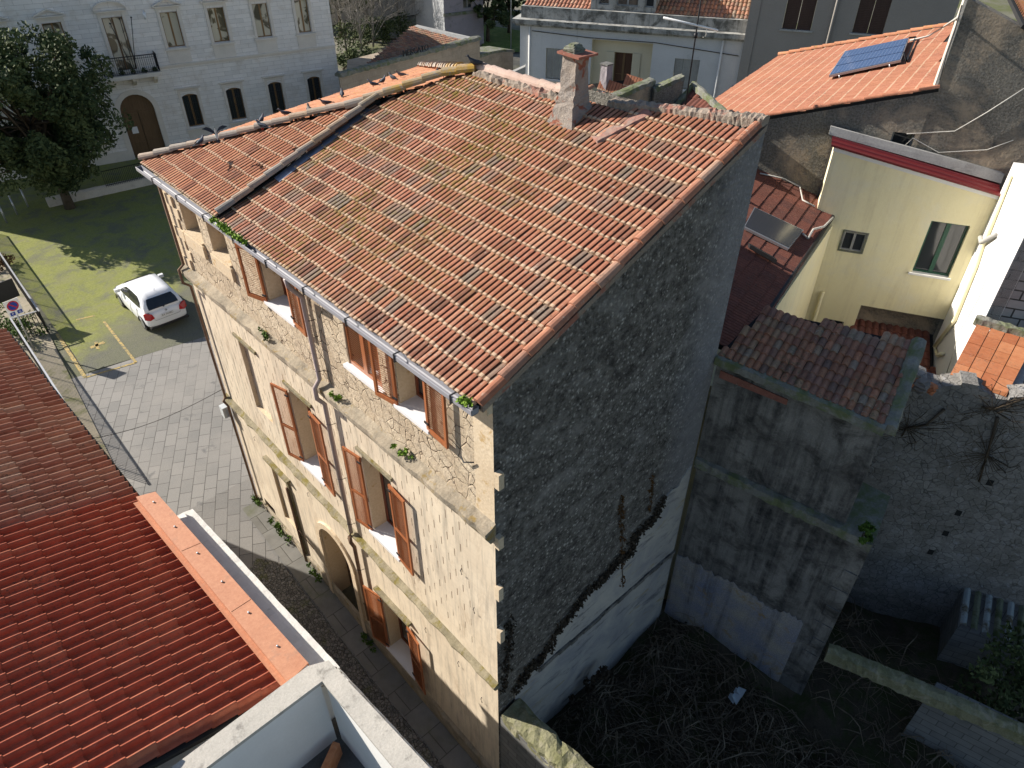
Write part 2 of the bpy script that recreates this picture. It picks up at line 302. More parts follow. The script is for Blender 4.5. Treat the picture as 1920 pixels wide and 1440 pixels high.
M['yellow']=weather('pale_yellow_render',(.86,.79,.52),(.81,.73,.46),(.78,.73,.54),.5,4,.8,(.5,.7),streak=(.66,.58,.37),bump=.3,bs=5,bd=.04,gr=.1,stt=(.5,.7))
M['whitehouse']=weather('pale_blue_grey_render',(.60,.61,.62),(.52,.53,.54),(.40,.41,.42),.5,5,1.2,(.58,.74),streak=(.33,.34,.33),bump=.3,bs=10,bd=.01,gr=.15,stt=(.6,.8))
M['whitehouse_top']=weather('lichened_parapet_render',(.42,.42,.40),(.30,.30,.28),(.12,.12,.11),1,5,1.6,(.48,.6),streak=(.1,.1,.09),bump=.5,bs=10,bd=.02,stt=(.48,.66))
M['cream']=weather('cream_niche_render',(.62,.57,.44),(.56,.52,.40),None,.7,5,bump=.2,gr=.1)
M['tan']=weather('grey_tan_render',(.33,.30,.27),(.29,.265,.24),None,.4,4,bump=.3,bs=9,bd=.01,gr=.1)
M['purple']=weather('mauve_render',(.34,.30,.32),(.29,.26,.275),(.2,.19,.19),.6,5,1,(.56,.7),bump=.3,gr=.2)
M['shut_dark']=wood('dark_brown_shutter',(.055,.03,.024),(.08,.045,.034),.6,(6,6,.7))
M['green']=plain('dark_green_window_paint',(.012,.075,.045),.35,0,.5,.15)
M['maroon']=plain('maroon_sheet',(.17,.02,.022),.4,.2,.5,.15)
M['hollow']=tilemat('hollow_clay_block',[(.46,.16,.07),(.54,.22,.10),(.42,.14,.06),(.50,.19,.08)],None,0,.5)
M['brick']=tilemat('chimney_brick',[(.24,.10,.07),(.28,.11,.08),(.22,.10,.08)],None,0,.9)
def chim():
    k=NB('peeling_chimney_plaster'); v=k.mp('Object')
    col=k.mix(k.ramp(k.noise(v,5,8,.7),[(.35,0),(.65,1)]),(.42,.36,.31),(.30,.27,.25))
    col=k.mix(k.ramp(k.noise(v,3.2,6,.65,.6),[(.55,0),(.60,1)]),col,(.34,.135,.09))
    return k.done(col,.95,k.bump(k.noise(v,14,9,.8),1,.06),spec=.1)
M['chimney']=chim()
def glass(name,c=(.03,.035,.04),r=.06):
    k=NB(name); k.b.inputs['Coat Weight'].default_value=0; return k.done(c,r,None,0,.8)
M['glass']=glass('dark_glass'); M['carglass']=glass('tinted_car_glass',(.012,.015,.018),.05)
def reflect_pane():  # pale and dark reflections painted into the pane colour
    k=NB('pane_painted_reflections'); v=k.mp('Object'); n=k.noise(v,.8,3,.5,1.5)
    return k.done(k.mix(k.ramp(n,[(.44,0),(.5,1)]),(.10,.09,.06),(.55,.51,.40)),.1,None,0,.6)
M['pane_reflect']=reflect_pane()
M['solar']=None
def solar(name,c1,c2,r):
    k=NB(name); uv=k.mp('UV'); x=k.xyz(uv); f=k.math('LESS_THAN',k.math('FRACT',k.math('MULTIPLY',x[1],9)),.1)
    return k.done(k.mix(f,c1,c2),r,None,.2,.7)
M['solar']=solar('blue_collector_glass',(.09,.16,.33),(.22,.31,.50),.12)
M['solar2']=solar('grey_collector_glass',(.06,.065,.075),(.07,.075,.085),.2)
M['carpaint']=plain('white_car_paint',(.82,.83,.85),.18,0,.6,.01,bump=0)
M['rubber']=plain('black_rubber',(.02,.02,.02),.8)
M['black']=plain('black_plastic',(.02,.02,.022),.5)
M['taillight']=plain('red_lamp_glass',(.45,.012,.015),.15,0,.6,.05)
M['alloy']=plain('alloy',(.45,.46,.48),.3,.8)
M['plate']=plain('white_plate',(.75,.75,.75),.4); M['blue']=plain('sign_blue',(.015,.05,.32),.4); M['red']=plain('sign_red',(.5,.015,.02),.4); M['signwhite']=plain('sign_white',(.78,.78,.78),.45)
M['bark']=weather('bark',(.06,.045,.03),(.11,.085,.06),None,3,8,bump=1,bs=12,bd=.03,src='Object')
M['twig']=weather('bare_twig_bark',(.20,.185,.165),(.30,.28,.25),None,3,8,bump=.5,src='Object')
M['deadstem']=weather('dead_stems',(.12,.095,.065),(.26,.21,.15),None,3,8,bump=.5,src='Object')
def leaf(name,c1,c2):
    k=NB(name); r=k.attr('rnd'); k.b.inputs['Transmission Weight'].default_value=0
    k.b.inputs['Subsurface Weight'].default_value=0
    return k.done(k.mix(r,c1,c2),.75,None,0,.12)
M['leaf_dark']=leaf('dark_evergreen_leaf',(.025,.042,.016),(.12,.145,.055))
M['leaf_mid']=leaf('green_leaf',(.03,.07,.01),(.10,.16,.03))
M['leaf_dry']=leaf('reddish_ivy_leaf',(.07,.035,.012),(.16,.08,.03))
M['leaf_ivy']=leaf('withered_creeper_leaf',(.03,.025,.018),(.085,.065,.045))
M['moss']=leaf('bright_moss',(.09,.17,.02),(.20,.30,.04))
M['pigeon']=plain('grey_feathers',(.13,.14,.16),.8,0,.2,.5); M['pigeon2']=plain('dark_feathers',(.04,.045,.055),.8,0,.2,.4); M['palefeather']=plain('pale_feathers',(.62,.64,.6),.8,0,.2,.15)
M['stone']=plain('loose_stone',(.20,.18,.16),.95,0,.1,.4,bump=.8)
M['corr']=weather('rusty_corrugated_sheet',(.30,.34,.34),(.36,.40,.40),(.12,.10,.06),1,6,2,(.48,.6),bump=.3,src='Object')
M['corr2']=weather('mossy_corrugated_sheet',(.14,.16,.11),(.20,.20,.14),(.06,.08,.03),1,6,2,(.45,.6),bump=.3,src='Object')
M['box']=plain('grey_junction_box',(.50,.53,.54),.5)
M['plastic_sheet']=plain('crumpled_plastic',(.42,.48,.52),.5)
M['cable']=plain('cable',(.05,.045,.04),.7); M['palecable']=plain('pale_cable',(.55,.53,.48),.6)
M['mortarred']=weather('reddish_mortar',(.34,.17,.13),(.28,.15,.12),(.25,.2,.17),2,8,1.8,(.5,.6),bump=.8,bs=11,bd=.03,src='Object')
M['dark']=plain('dark_interior',(.015,.015,.015),.9)
M['pinkmortar']=tilemat('pale_pink_ridge_tile',[(.50,.36,.29),(.56,.42,.35),(.47,.33,.27)],None,0,.6)
M['mortar']=weather('rough_mortar_bed',(.25,.21,.17),(.32,.26,.21),(.33,.15,.11),2,8,1.8,(.52,.6),bump=1,bs=11,bd=.05,src='Object')
# ---------------------------------------------------------------- mesh helpers
class MB:
    def __init__(s): s.v=[]; s.f=[]; s.mi=[]; s.r=[]; s.sm=[]; s.e=[]; s.g=[]
    def add(s,vs,fs,mi=0,r=None,sm=False):
        b=len(s.v); s.v+= [V(p) for p in vs]
        rr=R_.random() if r is None else r
        for f in fs: s.f.append(tuple(b+i for i in f)); s.mi.append(mi); s.r.append(rr); s.sm.append(sm)
    def poly(s,ps,mi=0,r=None): s.add(ps,[tuple(range(len(ps)))],mi,r)
    def obox(s,o,a,b,c,mi=0,r=None):   # box from corner o with edge vectors
        o=V(o);a=V(a);b=V(b);c=V(c)
        if a.cross(b).dot(c)<0: a,b=b,a
        vs=[o,o+a,o+a+b,o+b,o+c,o+a+c,o+a+b+c,o+b+c]
        s.add(vs,[(3,2,1,0),(4,5,6,7),(0,1,5,4),(1,2,6,5),(2,3,7,6),(3,0,4,7)],mi,r)
    def box(s,x0,x1,y0,y1,z0,z1,mi=0): s.obox((x0,y0,z0),(x1-x0,0,0),(0,y1-y0,0),(0,0,z1-z0),mi)
    def prism(s,ps,ext,mi=0,r=None):
        ps=[V(p) for p in ps]; e=V(ext); n=len(ps)
        nn=sum(((ps[i]-ps[0]).cross(ps[i+1]-ps[0]) for i in range(1,n-1)),V((0,0,0)))
        if nn.dot(e)>0: ps=ps[::-1]
        s.add(ps+[p+e for p in ps],[tuple(range(n)),tuple(range(2*n-1,n-1,-1))]+[(i,n+i,n+(i+1)%n,(i+1)%n) for i in range(n)],mi,r)
    def tube(s,path,r,n=6,mi=0,cap=True,sm=True,rr=None):
        P=[V(p) for p in path]; rs=r if isinstance(r,(list,tuple)) else [r]*len(P)
        vs=[];k=len(P)
        for i,p in enumerate(P):
            t=(P[min(i+1,k-1)]-P[max(i-1,0)]).normalized()
            a=t.cross(Z) if abs(t.z)<.95 else t.cross(V((1,0,0))); a.normalize(); b=t.cross(a)
            vs+=[p+(a*math.cos(2*math.pi*j/n)+b*math.sin(2*math.pi*j/n))*rs[i] for j in range(n)]
        fs=[(i*n+j,i*n+(j+1)%n,(i+1)*n+(j+1)%n,(i+1)*n+j) for i in range(k-1) for j in range(n)]
        if cap: fs+=[tuple(range(n-1,-1,-1)),tuple(range((k-1)*n,k*n))]
        s.add(vs,fs,mi,rr,sm)
    def build(s,name,mats,parent=None,smooth=None):
        if not isinstance(mats,(list,tuple)): mats=[mats]
        org=parent_world(parent) if parent else V((0,0,0))
        me=bpy.data.meshes.new(name)
        me.from_pydata([tuple(p-org) for p in s.v],[],s.f)
        for mm in mats: me.materials.append(M[mm])
        me.polygons.foreach_set('material_index',s.mi)
        me.polygons.foreach_set('use_smooth',[bool(x) for x in s.sm] if smooth is None else [smooth]*len(s.f))
        at=me.attributes.new('rnd','FLOAT','FACE'); at.data.foreach_set('value',s.r)
        
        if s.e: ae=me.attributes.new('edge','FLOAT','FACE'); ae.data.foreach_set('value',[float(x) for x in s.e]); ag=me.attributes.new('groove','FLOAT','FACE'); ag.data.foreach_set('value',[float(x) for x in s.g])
        uv=me.uv_layers.new(name='UVMap'); me.update()
        uvs=np.zeros(len(me.loops)*2); i=0
        for pl in me.polygons:
            n=pl.normal
            t=Z.cross(n)
            if t.length<.02: t=V((1,0,0))
            t=t.normalized(); bt=n.cross(t)
            for vi in pl.vertices:
                p=s.v[vi]; uvs[i]=p.dot(t); uvs[i+1]=p.dot(bt); i+=2
        uv.data.foreach_set('uv',uvs)
        o=bpy.data.objects.new(name,me); COL.objects.link(o)
        if parent: o.parent=parent; 
        o['_w']=0.0
        del o['_w']
        return o
def build_each(mb,name,mats,parent):
    """every separate piece becomes a part of its own"""
    out=[]; i=0; F_=mb.f
    par={}
    def find(a):
        while par.setdefault(a,a)!=a: par[a]=par[par[a]]; a=par[a]
        return a
    for f in F_:
        for q in f[1:]: par[find(q)]=find(f[0])
    groups={}
    for i,f in enumerate(F_): groups.setdefault(find(f[0]),[]).append(i)
    for g in groups.values():
        b=MB(); mp={}
        for i in g:
            f=[]
            for q in F_[i]:
                if q not in mp: mp[q]=len(b.v); b.v.append(mb.v[q])
                f.append(mp[q])
            b.f.append(tuple(f)); b.mi.append(mb.mi[i]); b.r.append(mb.r[i]); b.sm.append(mb.sm[i])
        out.append(b.build(name,mats,parent))
    return out
def parent_world(o):
    p=V((0,0,0))
    while o is not None: p+=V(o.location); o=o.parent
    return p
def thing(name,label,cat,loc,group=None):
    o=bpy.data.objects.new(name,None); COL.objects.link(o); o.location=V(loc); o.empty_display_size=.2
    o['label']=label; o['category']=cat
    if group: o['group']=group
    return o
def tag(o,label,cat,group=None):
    o['label']=label; o['category']=cat
    if group: o['group']=group
    return o
def struct(o,kind='structure'): o['kind']=kind; return o
class FR:
    def __init__(s,O,u,n=None):
        s.O=V((O[0],O[1],0)); s.u=V(u).normalized(); s.n=V((s.u.y,-s.u.x,0))
        if s.n.dot(CAM-s.O)<0: s.n=-s.n
    def P(s,u,z,d=0): return s.O+s.u*u+s.n*d+Z*z
    def box(s,mb,u0,u1,z0,z1,d0,d1,mi=0): mb.obox(s.P(u0,z0,d0),s.u*(u1-u0),Z*(z1-z0),s.n*(d1-d0),mi)
    def px(s,x,y,d=0): p=PP(x,y,s.P(0,0,d),s.n); return (p-s.O).dot(s.u),p.z
def face(mb,ps,n,mi=0):
    ps=[V(p) for p in ps]; nn=(ps[1]-ps[0]).cross(ps[2]-ps[0])
    if nn.dot(n)<0: ps=ps[::-1]
    mb.poly(ps,mi)
def wallh(mb,fr,U0,U1,Z0,Z1,holes,mi=0,ri=None,d=0):
    """front face of a wall with real recessed openings: hole=(u0,u1,z0,z1,depth[,archrise])"""
    ri=mi if ri is None else ri
    us=sorted({U0,U1}|{h[0] for h in holes}|{h[1] for h in holes}); zs=sorted({Z0,Z1}|{h[2] for h in holes}|{h[3] for h in holes})
    for a,b in zip(us,us[1:]):
        for c,e in zip(zs,zs[1:]):
            mu,mz=(a+b)/2,(c+e)/2
            if any(h[0]<mu<h[1] and h[2]<mz<h[3] for h in holes): continue
            face(mb,[fr.P(a,c,d),fr.P(b,c,d),fr.P(b,e,d),fr.P(a,e,d)],fr.n,mi)
    for h in holes:
        u0,u1,z0,z1,dp=h[:5]; rise=h[5] if len(h)>5 else 0
        cx=(u0+u1)/2
        for uu,nn in ((u0,fr.u),(u1,-fr.u)): face(mb,[fr.P(uu,z0,d),fr.P(uu,z1-rise,d),fr.P(uu,z1-rise,d-dp),fr.P(uu,z0,d-dp)],nn,ri)
        face(mb,[fr.P(u0,z0,d),fr.P(u1,z0,d),fr.P(u1,z0,d-dp),fr.P(u0,z0,d-dp)],Z,ri)
        if rise:
            N=12; hw=(u1-u0)/2; rr=(hw*hw+rise*rise)/(2*rise); cz=z1-rr
            a0=math.asin(min(1,hw/rr)) if rise<hw else math.pi/2
            if rise>=hw: pts=[(cx+hw*math.sin(t),z1-rise+rise*math.cos(t)) for t in [(-math.pi/2)+math.pi*i/N for i in range(N+1)]]
            else: pts=[(cx+rr*math.sin(-a0+2*a0*i/N),cz+rr*math.cos(-a0+2*a0*i/N)) for i in range(N+1)]
            for (a,za),(b,zb) in zip(pts,pts[1:]):
                face(mb,[fr.P(a,za,d),fr.P(b,zb,d),fr.P(b,z1,d),fr.P(a,z1,d)],fr.n,mi)
                face(mb,[fr.P(a,za,d),fr.P(b,zb,d),fr.P(b,zb,d-dp),fr.P(a,za,d-dp)],fr.P(cx,z1-rise-.3,d)-fr.P(a,za,d),ri)
        else: face(mb,[fr.P(u0,z1,d),fr.P(u1,z1,d),fr.P(u1,z1,d-dp),fr.P(u0,z1,d-dp)],-Z,ri)
def window(par,fr,u0,u1,z0,z1,d,fm,gm,bars=1,hb=(),t=.05,arch=0,lab=None):
    """frame (part) + pane (sub-part) in a recess at depth d"""
    mb=MB()
    fr.box(mb,u0,u1,z0,z0+t,d,d+.04); fr.box(mb,u0,u1,z1-t-arch*.6,z1,d,d+.04)
    fr.box(mb,u0,u0+t,z0+t,z1-t-arch*.6,d,d+.04); fr.box(mb,u1-t,u1,z0+t,z1-t-arch*.6,d,d+.04)
    for i in range(bars):
        c=u0+(u1-u0)*(i+1)/(bars+1); fr.box(mb,c-t*.9,c+t*.9,z0+t,z1-t-arch*.6,d+.002,d+.05)
    for h in hb: fr.box(mb,u0+t,u1-t,h-.015,h+.015,d+.004,d+.035)
    f=mb.build('window',fm,par)
    g=MB(); fr.box(g,u0+t*.5,u1-t*.5,z0+t*.5,z1-t*.5,d-.02,d+.012); g.build('pane',gm,f)
    if lab: f['label']=lab
    return f
def tiles(mb,O,U,Vv,nu,nv,pitch,course,prof,inside,lift=.03,thick=.02,jit=.004,stag=False,r_fn=None):
    U=V(U).normalized(); Vv=V(Vv).normalized(); N=U.cross(Vv)
    if N.z<0: N=-N
    for j in range(nv):
        for i in range(nu):
            uo=i*pitch+(pitch*.5 if stag and j%2 else 0)
            cu,cv=uo+pitch/2,(j+.5)*course
            if not inside(cu,cv): continue
            h0=lift+R_.uniform(-jit,jit)*1.5; h1=R_.uniform(-jit,jit)*.4; du=R_.uniform(-jit,jit); sk=R_.uniform(-jit,jit); dv=R_.uniform(-jit,jit)*2
            vs=[]; v0=j*course-.03+dv; v1=(j+1)*course+.01
            for (sx,h) in prof:
                vs.append(O+U*(uo+sx*pitch+du)+Vv*v0+N*(h0+h)); 
            for (sx,h) in prof: vs.append(O+U*(uo+sx*pitch+du+sk)+Vv*v1+N*(h1+h))
            for (sx,h) in prof: vs.append(O+U*(uo+sx*pitch+du)+Vv*v0+N*(h0+h-thick-.0))
            ew=.042+R_.uniform(-.012,.014)
            for (sx,h) in prof: vs.append(O+U*(uo+sx*pitch+du)+Vv*(v0+ew)+N*(h0+h-.002))
            n=len(prof); f1=[(3*n+q,3*n+q+1,n+q+1,n+q) for q in range(n-1)]; f2=[(2*n+q,2*n+q+1,q+1,q) for q in range(n-1)]+[(q,q+1,3*n+q+1,3*n+q) for q in range(n-1)]
            if U.cross(Vv).z<0: f1=[f[::-1] for f in f1]; f2=[f[::-1] for f in f2]
            rv=R_.random() if r_fn is None else r_fn(i,j)
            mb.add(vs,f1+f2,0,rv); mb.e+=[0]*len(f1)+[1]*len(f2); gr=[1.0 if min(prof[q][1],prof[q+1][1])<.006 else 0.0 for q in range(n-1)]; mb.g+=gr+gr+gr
MARS=[(0,0),(.05,.002),(.09,.030),(.2,.035),(.39,.032),(.44,.004),(.50,.0),(.55,.002),(.59,.030),(.72,.035),(.90,.032),(.95,.004),(1.0,0)]
PORT=[(0,0),(.2,.0),(.42,.0),(.49,.010),(.54,.045),(.61,.075),(.69,.088),(.77,.084),(.85,.064),(.94,.022),(1.0,0)]
COPPO=[(0,0),(.12,.018),(.25,.04),(.4,.052),(.55,.052),(.7,.04),(.85,.018),(1,0)]
COPPO2=[(a,b*.8) for a,b in COPPO]
FLAT=[(0,0),(.07,.012),(.45,.012),(.5,.002),(.55,.012),(.93,.012),(1,0)]
def inpoly(pts):
    def f(u,v):
        c=False;n=len(pts)
        for i in range(n):
            (x1,y1),(x2,y2)=pts[i],pts[(i+1)%n]
            if (y1>v)!=(y2>v) and u<(x2-x1)*(v-y1)/(y2-y1)+x1: c=not c
        return c
    return f
def roofpatch(name,par,pts3,eave,mat,pitch,course,prof,under='dark',**k):
    """pts3: planar polygon (3D); eave: (A,B) edge along which courses run; tiles + deck"""
    A,B=V(eave[0]),V(eave[1]); U=(B-A).normalized(); pts=[V(p) for p in pts3]
    far=max(pts,key=lambda p:((p-A)-U*(p-A).dot(U)).length); w=(far-A)-U*(far-A).dot(U); Vv=w.normalized()
    uv=[((p-A).dot(U),(p-A).dot(Vv)) for p in pts]; umin=min(a for a,b in uv); umax=max(a for a,b in uv); vmax=max(b for a,b in uv); vmin=min(b for a,b in uv)
    O=A+U*umin+Vv*vmin; uv=[(a-umin,b-vmin) for a,b in uv]
    mb=MB(); tiles(mb,O,U,Vv,int((umax-umin)/pitch)+2,int((vmax-vmin)/course)+2,pitch,course,prof,inpoly(uv),**k)
    o=mb.build(name,mat,par)
    N=U.cross(Vv); N=N if N.z>0 else -N
    d=MB(); d.prism([p-N*.012 for p in pts],-N*.08); d.build('roof_deck',under,o)
    return o
def ridge(mb,A,B,r=.11,L=.4,up=None,mi=0,over=.02,half=True,jit=.01):
    A,B=V(A),V(B); d=(B-A); n=max(1,round(d.length/L)); t=d.normalized(); side=t.cross(Z).normalized(); u2=side.cross(t)
    for i in range(n):
        a=A+d*(i/n)-t*over; b=A+d*((i+1)/n)+t*over; ra=r*1.08; rb=r*.92; K=7
        j=V((R_.uniform(-jit,jit),R_.uniform(-jit,jit),R_.uniform(-jit,jit)))
        vs=[]
        for (c,rr,dz) in ((a,ra,.012),(b,rb,-.004)):
            for q in range(K+1):
                an=math.pi*q/K; vs.append(c+j+side*math.cos(an)*rr+u2*(math.sin(an)*rr+dz))
        fs=[(q,q+1,K+2+q,K+1+q) for q in range(K)]+[tuple(range(K,-1,-1)),tuple(range(K+1,2*K+2))]
        mb.add(vs,fs,mi,None,False)
def clump(mb,c,r,n,s=.06,flat=1,mi=0,bright=.0):
    for _ in range(n):
        d=V((R_.gauss(0,1),R_.gauss(0,1),R_.gauss(0,1)*flat)).normalized()*r*(R_.random()**.4)
        p=V(c)+d; a=V((R_.gauss(0,1),R_.gauss(0,1),R_.gauss(0,1))).normalized(); b=a.orthogonal().normalized(); q=s*R_.uniform(.6,1.3)
        mb.add([p-a*q,p+b*q*.5,p+a*q,p-b*q*.5],[(0,1,2,3)],mi,min(1,max(0,R_.random()*.8+bright)))
def gz(y): 
    return .9*min(1,max(0,(y-4)/8))
# ================================================================ GROUND
def sheet(name,pts,mat,dz,step=1.0):
    """ground patch that follows the street's rise; pts = plan polygon"""
    ys=[p[1] for p in pts]; cuts=[y for y in (4,12) if min(ys)<y<max(ys)]
    polys=[[V((p[0],p[1],0)) for p in pts]]
    for c in cuts:
        out=[]
        for P in polys:
            for sgn in (1,-1):
                q=[]; n=len(P)
                for i in range(n):
                    a,b=P[i],P[(i+1)%n]; da,db=sgn*(a.y-c),sgn*(b.y-c)
                    if da>=0: q.append(a)
                    if da*db<0: q.append(a+(b-a)*(da/(da-db)))
                if len(q)>2: out.append(q)
        polys=out
    mb=MB()
    for P in polys: face(mb,[V((p.x,p.y,gz(p.y)+dz)) for p in P],Z)
    return struct(mb.build(name,mat))
sheet('ground',[(-150,-60),(250,-60),(250,250),(-150,250)],'ground',-.02)
sheet('street',[(-2.6,-12),(0,-12),(0,11.05),(6,13),(8,20.2),(-4.4,21.6),(-2.9,6)],'paving',.0)
sheet('cobbled_strip',[(-1.75,-8),(-.62,-8),(-.62,8.6),(-1.1,9.2),(-1.55,8.9),(-1.9,6.5)],'cobble',.006)
sheet('kerb_walk',[(-.6,-8),(-.02,-8),(-.02,11),(-.6,11)],'kerb',.05)
sheet('plaza',[(-1.75,21.4),(3.2,20.6),(8,20),(9.5,14),(30,20),(30,44),(-12,46),(-12,37),(-1.6,37)],'plaza',.004)
sheet('ramp_path',[(-9,12),(-3.05,12),(-2.0,25.6),(-1.7,37),(-9,37)],'path',.03)
yl=MB()
def line(a,b,wd=.11):
    a=V((a[0],a[1],.912)); b=V((b[0],b[1],.912)); s=(b-a).cross(Z).normalized()*wd/2
    N=10
    for i in range(N): 
        p=a+(b-a)*i/N; q=a+(b-a)*(i+1)/N; face(yl,[p-s,q-s,q+s,p+s],Z)
P1=PZ(160,708,.9); P2=PZ(107,626,.9); P3=PZ(255,680,.9); P4=PZ(195,603,.9); P5=PZ(143,600,.9); P6=PZ(178,592,.9)
line(P1,P2,.13); line(P1,P3,.1); line(P3,P4,.1); line(P5,P6,.09)
q=PZ(182,648,.9); line(q+V((-.25,0,0)),q+V((.3,.05,0)),.18); line(q+V((-.05,-.3,0)),q+V((.05,.3,0)),.12)
struct(yl.build('parking_lines','yline'))
# ================================================================ MAIN HOUSE
house=thing('stone_house','tall beige stone corner house with brown louvred shutters and a lichened tile roof','house',(0,0,0))
FA=FR((0,0),(0,1,0)); SI=FR((0,0),(1,0,0)); TOP=11.32; L=11.1
topw=[(9.43,10.33,10.0,11.0),(8.08,8.95,10.0,11.0),(5.5,6.55,9.86,10.98),(2.72,3.72,9.86,10.98),(1.46,2.24,9.86,10.98)]
midw=[(5.75,6.68,5.5,7.62),(2.9,3.86,5.5,7.62)]
CZ0,CZ1=8.55,8.87
mb=MB()
wallh(mb,FA,.42,L,CZ1,TOP,[(a,b,c,d,.42) for a,b,c,d in topw],0,1)
wallh(mb,FA,0,.42,CZ1,TOP,[],1)
mb.build('upper_wall',['rubble','ashlar_corner'],house)
mb=MB()
wallh(mb,FA,0,L,-.1,CZ0,[(a,b,c,d,.42) for a,b,c,d in midw]+[(8.14,9.0,5.72,7.78,.10),(8.28,9.2,1.5,3.72,.07),(5.42,6.78,.15,3.4,.5,.68),(3.0,4.06,.95,3.05,.42),(9.95,10.6,.75,1.2,.2)],0,1)
mb.build('wall',['facade','ashlar_corner'],house)
mb=MB()   # backs of the blind openings and of the two bricked-up attic windows
FA.box(mb,8.13,9.01,5.71,7.79,-.3,-.10); FA.box(mb,8.27,9.21,1.49,3.73,-.3,-.07)
build_each(mb,'blind_panel','facade',house)
# cornice, string course, sills, hoods
def strip(name,z0,z1,proj,mat,y0=-.02,y1=L+.02,slope=0,n=46,jz=.018,jd=.025,par=house):
    mb=MB(); ys=[y0+(y1-y0)*i/n for i in range(n+1)]
    pr=[(R_.uniform(-jd,jd),R_.uniform(-jz,jz)) for _ in ys]; vs=[];fs=[]
    for y,(a,b) in zip(ys,pr):
        zz=slope*y
        vs+=[(0,y,z0+zz),(-proj*.55,y,z0+zz+b),(-proj+a,y,z0+zz+(z1-z0)*.55),(-proj+a,y,z1+zz-.04+b),(-proj*.4,y,z1+zz+b),(0,y,z1+zz+.04)]
    for i in range(n):
        for q in range(5): fs.append((6*i+q,6*i+q+1,6*i+7+q,6*i+6+q))
    fs+=[(5,4,3,2,1,0),tuple(6*n+q for q in range(6))]
    mb.add([V(v) for v in vs],fs,0,.5); return mb.build(name,mat,par)
strip('cornice',CZ0,CZ1,.19,'cornice')
strip('string_course',4.30,4.46,.13,'string',slope=.04)
strip('plinth',-.05,.62,.06,'cornice',y1=L,slope=.03)
mb=MB()
for a,b,c,d in topw[2:]: FA.box(mb,a-.06,b+.06,c-.05,c+.012,-.40,.09)
for a,b,c,d in midw+[(3.0,4.06,.95,3.05)]: FA.box(mb,a-.06,b+.06,c-.055,c+.012,-.40,.1)
build_each(mb,'marble_sill','marble',house)
mb=MB()
for a,b,c,d in topw[:2]: FA.box(mb,a-.05,b+.05,c-.32,c-.02,-.02,.07)
for a,b,c,d in topw[:2]: FA.box(mb,a,b,c-.018,c+.03,-.3,.05)
build_each(mb,'stone_sill','ashlar_corner',house)
mb=MB()
for (a,b,z,p) in [(8.0,9.3,3.80,.12),(8.02,9.12,7.82,.05),(2.85,4.2,3.2,.11),(5.65,6.8,7.72,.05),(2.8,3.98,7.72,.05)]: FA.box(mb,a,b,z,z+.08,-.01,p)
FA.box(mb,8.14,8.26,.4,3.8,-.01,.05)
build_each(mb,'hood_mould','string',house)
mb=MB()  # archivolt and door jambs
hw=.68
for i in range(12):
    t0=-math.pi/2+math.pi*i/12; t1=t0+math.pi/12
    def q(t,r,d): return FA.P(6.10+r*math.sin(t),2.72+r*math.cos(t),d)
    mb.add([q(t0,.72,-.01),q(t1,.72,-.01),q(t1,.9,-.01),q(t0,.9,-.01),q(t0,.72,.06),q(t1,.72,.06),q(t1,.9,.06),q(t0,.9,.06)],[(4,5,6,7),(0,4,7,3),(2,6,5,1) ,(3,7,6,2),(1,5,4,0)],0)
FA.box(mb,6.82,7.0,.2,2.7,-.01,.06); FA.box(mb,5.2,5.38,.2,2.7,-.01,.06)
mb.build('door_surround','ashlar_corner',house)
mb=MB(); FA.box(mb,5.42,6.78,.15,3.4,-.55,-.47); d_=mb.build('door','door_dark',house); d_['label']='dark wooden door under the round arch'
mb=MB(); FA.box(mb,6.02,6.16,1.2,1.26,-.47,-.4); mb.build('handle','iron',d_)
mb=MB(); FA.box(mb,5.35,6.85,.0,.17,-.45,.22); mb.build('doorstep','marble',house)
mb=MB(); FA.box(mb,9.93,10.62,.72,1.22,-.25,-.15); 
for i in range(8): FA.box(mb,9.99+i*.075,10.01+i*.075,.75,1.2,-.15,-.12)
mb.build('vent_grille','galv',house)
# corner quoins at the far end
mb=MB()
for k in range(9):
    z=CZ1+.05+k*.26; FA.box(mb,L-.45-(k%2)*.16,L+.03,z,z+.24,-.2,.03+.02*(k%3==0))
build_each(mb,'quoin','ashlar_corner',house)
